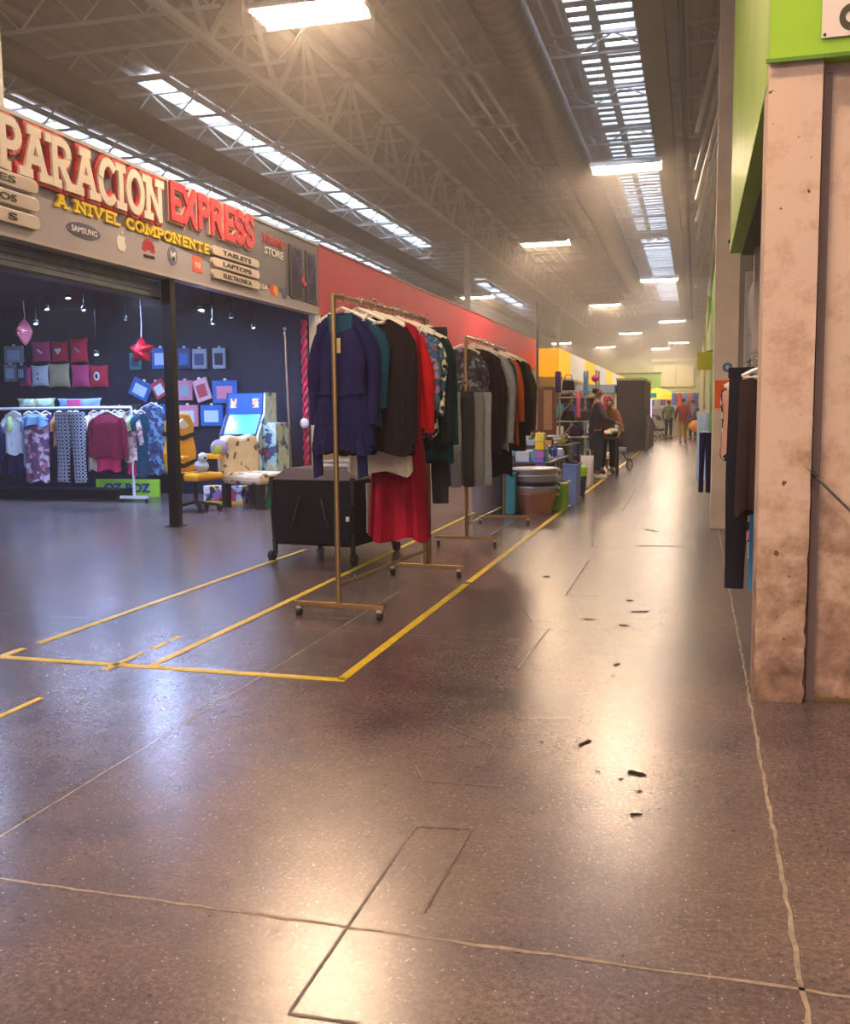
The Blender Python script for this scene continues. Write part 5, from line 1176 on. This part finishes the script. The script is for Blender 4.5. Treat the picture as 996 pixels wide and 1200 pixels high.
for i, (x, y, c, l) in enumerate(((-2.55, 29.8, 'c02848', 'crimson hanging cloth at the left edge of the dark booth'), (-2.7, 30.2, 'c8d4e4', 'pale hanging cloth beside the crimson one under the awning'), (-3.0, 30.2, '2c4858', 'dark teal hanging cloth under the blue awning'), (-3.25, 30.2, '5c7c94', 'grey blue hanging cloth under the blue awning'))):
    garment('dress', l, 'dress', mat('hung_%d' % i, c, .8, noise=.15), (x, y, 1.78), 0, w=.26, L=1.1)
e = empty('light_stand', (-1.72, 36.2, 0), 'stand with a cyan top and glowing violet strip beyond the dark booth', 'stand')
MB().box((-.12, 0, 0), (.12, .3, 1.7)).build('body', mat('stand_magenta', 'b0306c', .5), e); MB().box((.10, -.02, .7), (.20, .02, 1.65)).build('violet_strip', mat('violet_lamp', 'b088f0', .4, emit=1.5), e); MB().box((-.2, -.1, 1.7), (.35, .3, 1.85)).build('cyan_top', mat('cyan_top', '3cc0c8', .5), e)
# yellow umbrella and white counter far away
e = empty('parasol', (-1.85, 50, 0), 'yellow parasol over the white counter far down the hall', 'parasol')
MB().lathe([(1.15, 1.75), (.95, 1.95), (.5, 2.2), (.0001, 2.35)], 10, sy=.9).build('canopy', mat('parasol_yellow', 'd8c828', .6), e); MB().tube([(0, 0, 0), (0, 0, 2.3)], .025, 8).build('pole', whm, e); MB().lathe([(.3, 0), (.3, .06), (.05, .1)], 14).build('base', dkm, e)
e = empty('counter', (-1.8, 48.5, 0), 'long white stall counter beneath the yellow parasol', 'counter')
MB().box((-1.3, 0, 0), (1.0, .6, 1.3)).build('front', mat('counter_grey', 'c4beb4', .5), e); MB().box((-1.35, -.05, 1.3), (1.05, .65, 1.45)).build('top', mat('counter_white', 'e0dcea', .5), e, bevel=.01)
# clothes hung at the far stalls
rg = random.Random(9)
cl = [('d86a50', 'coral'), ('e8a890', 'salmon'), ('5c7cc8', 'blue'), ('c8ccd8', 'silver grey'), ('7c5ca8', 'violet'), ('e07840', 'orange'), ('4878b8', 'steel blue'), ('c04c5c', 'raspberry'), ('f0e0c0', 'ivory'), ('7098d8', 'sky blue')]
e = empty('clothes_rack', (-1.6, 56, 0), 'long far rack of bright clothes beyond the parasol', 'clothes rack')
MB().tube([(-1.6, 0, 2.1), (1.7, 0, 2.1)], .02, 8).build('top_rail', gm, e)
for x in (-1.6, 1.7): MB().tube([(x, 0, 0), (x, 0, 2.1)], .02, 8).build('pole', gm, e)
for i, (c, n_) in enumerate(cl):
    garment('shirt', '%s garment on the long far rack beyond the parasol' % n_, 'shirt', mat('farhang_'+c, c, .8), (-3.0+i*.32, 56, 2.1), 0, w=.3, L=rg.uniform(.6, .9), hg=False)
e = empty('clothes_rack', (-.35, 49, 0), 'short far rack of blue and red clothes at the right wall', 'clothes rack')
MB().tube([(-.75, 0, 2.15), (.5, 0, 2.15)], .02, 8).build('top_rail', gm, e)
for x in (-.75, .5): MB().tube([(x, 0, 0), (x, 0, 2.15)], .02, 8).build('pole', gm, e)
for i, (c, n_) in enumerate((('5c80d0', 'blue'), ('e0583c', 'vermilion'), ('7c9ce0', 'pale blue'), ('d07888', 'rose'), ('3c5cb0', 'dark blue'))):
    garment('shirt', '%s shirt on the short far rack at the right wall' % n_, 'shirt', mat('farhang_'+c, c, .8), (-1.0+i*.25, 49, 2.15), 0, w=.26, L=.7+.1*(i % 2), hg=False)
# more goods at left far stalls: shelves in front of far stores
for i, (y, c, l) in enumerate(((22, '5a4a44', 'brown'), (25, '7c8494', 'blue grey'), (27.5, '8c4c4c', 'brick red'))):
    e = empty('stall_shelf', (-3.2, y, 0), '%s stall shelf unit in the row behind the people' % l, 'shelf'); m = mat('stall_'+c, c, .6)
    for z in (.1, .6, 1.1, 1.6): MB().box((-.6, 0, z), (.5, .5, z+.03)).build('shelf_board', m, e)
    for x in (-.6, .47): MB().box((x, 0, 0), (x+.03, .5, 1.65)).build('side', m, e)
    MB().box((-.6, .48, 0), (.5, .5, 1.65)).build('back', m, e)
    for k in range(12):
        cc = cols[(k*3+i*5) % len(cols)]; x = -.5+(k % 4)*.25; z = (.13, .63, 1.13)[k//4]
        b = empty('small_box', (-3.2+x, y+.2, z), '%s box on the %s stall shelf, %s level' % (nm[cc], l, ('bottom', 'middle', 'top')[k//4]), 'box', 'boxes on the %s stall shelf: %s %s' % (l, nm[cc], k//4))
        MB().box((-.09, -.12, 0), (.09, .12, .28)).build('carton', mat('ware_'+cc, cc, .5), b, bevel=.005)
# right far: hanging blue white item by the wall
garment('towel', 'pale blue and white towel hanging low by the right wall beyond the pillar', 'towel', mat('towel_blue', 'a8c8e8', .8, noise=.1), (.10, 13.5, 1.3), 0, w=.16, L=.9)
garment('trousers', 'dark blue trousers hanging low by the right wall beyond the towel', 'trousers', c_navy, (.12, 12.2, 1.05), 0, w=.14, L=.7)

# ------------------------------------------------------------------ added fill lights out of frame: the hall goes on behind the viewer
for i, (x, y) in enumerate(((-8, 3), (-12, -3), (3, -3), (-1.25, -6))):
    o = copy_tree(fx); o.location = (x, y, 5.45); o['label'] = 'added fill light outside the picture behind or beside the viewer'; o['group'] = 'added fill lights around the viewer'
hz = bpy.data.materials.new('haze'); hz.use_nodes = True; nt = hz.node_tree; nt.nodes.clear()
out = nt.nodes.new('ShaderNodeOutputMaterial'); vs_ = nt.nodes.new('ShaderNodeVolumeScatter'); vs_.inputs['Color'].default_value = lin('fff0e6')+(1,)
vs_.inputs['Anisotropy'].default_value = .3
ge = nt.nodes.new('ShaderNodeNewGeometry'); sz_ = nt.nodes.new('ShaderNodeSeparateXYZ'); nt.links.new(ge.outputs['Position'], sz_.inputs[0])
mr_ = nt.nodes.new('ShaderNodeMapRange'); nt.links.new(sz_.outputs[2], mr_.inputs[0])
for k_, v_ in ((1, 2.4), (2, 5.4), (3, .0035), (4, .036)): mr_.inputs[k_].default_value = v_
nt.links.new(mr_.outputs[0], vs_.inputs['Density']); nt.links.new(vs_.outputs[0], out.inputs['Volume'])
o = MB().box((-22.6, -8.5, -.5), (6.5, 73.6, 8.6)).build('haze', hz); tag(o, 'thin warm haze filling the whole hall under the lights', 'haze', kind='stuff')
S.cycles.volume_step_rate = 4; S.cycles.volume_max_steps = 64
W = bpy.data.worlds.new('world'); S.world = W; W.use_nodes = True
W.node_tree.nodes['Background'].inputs[0].default_value = lin('c4b4bc')+(1,); W.node_tree.nodes['Background'].inputs[1].default_value = .5
S.view_settings.view_transform = 'Standard'; S.view_settings.look = 'None'; S.view_settings.gamma = 1; S.view_settings.use_curve_mapping = False
S.view_settings.exposure = 1.2
S.cycles.max_bounces = 6; S.cycles.diffuse_bounces = 4; S.cycles.glossy_bounces = 3; S.cycles.caustics_reflective = False; S.cycles.caustics_refractive = False
S.cycles.sample_clamp_indirect = 8
try: S.cycles.use_denoising = True; S.cycles.denoiser = 'OPENIMAGEDENOISE'
except Exception: pass
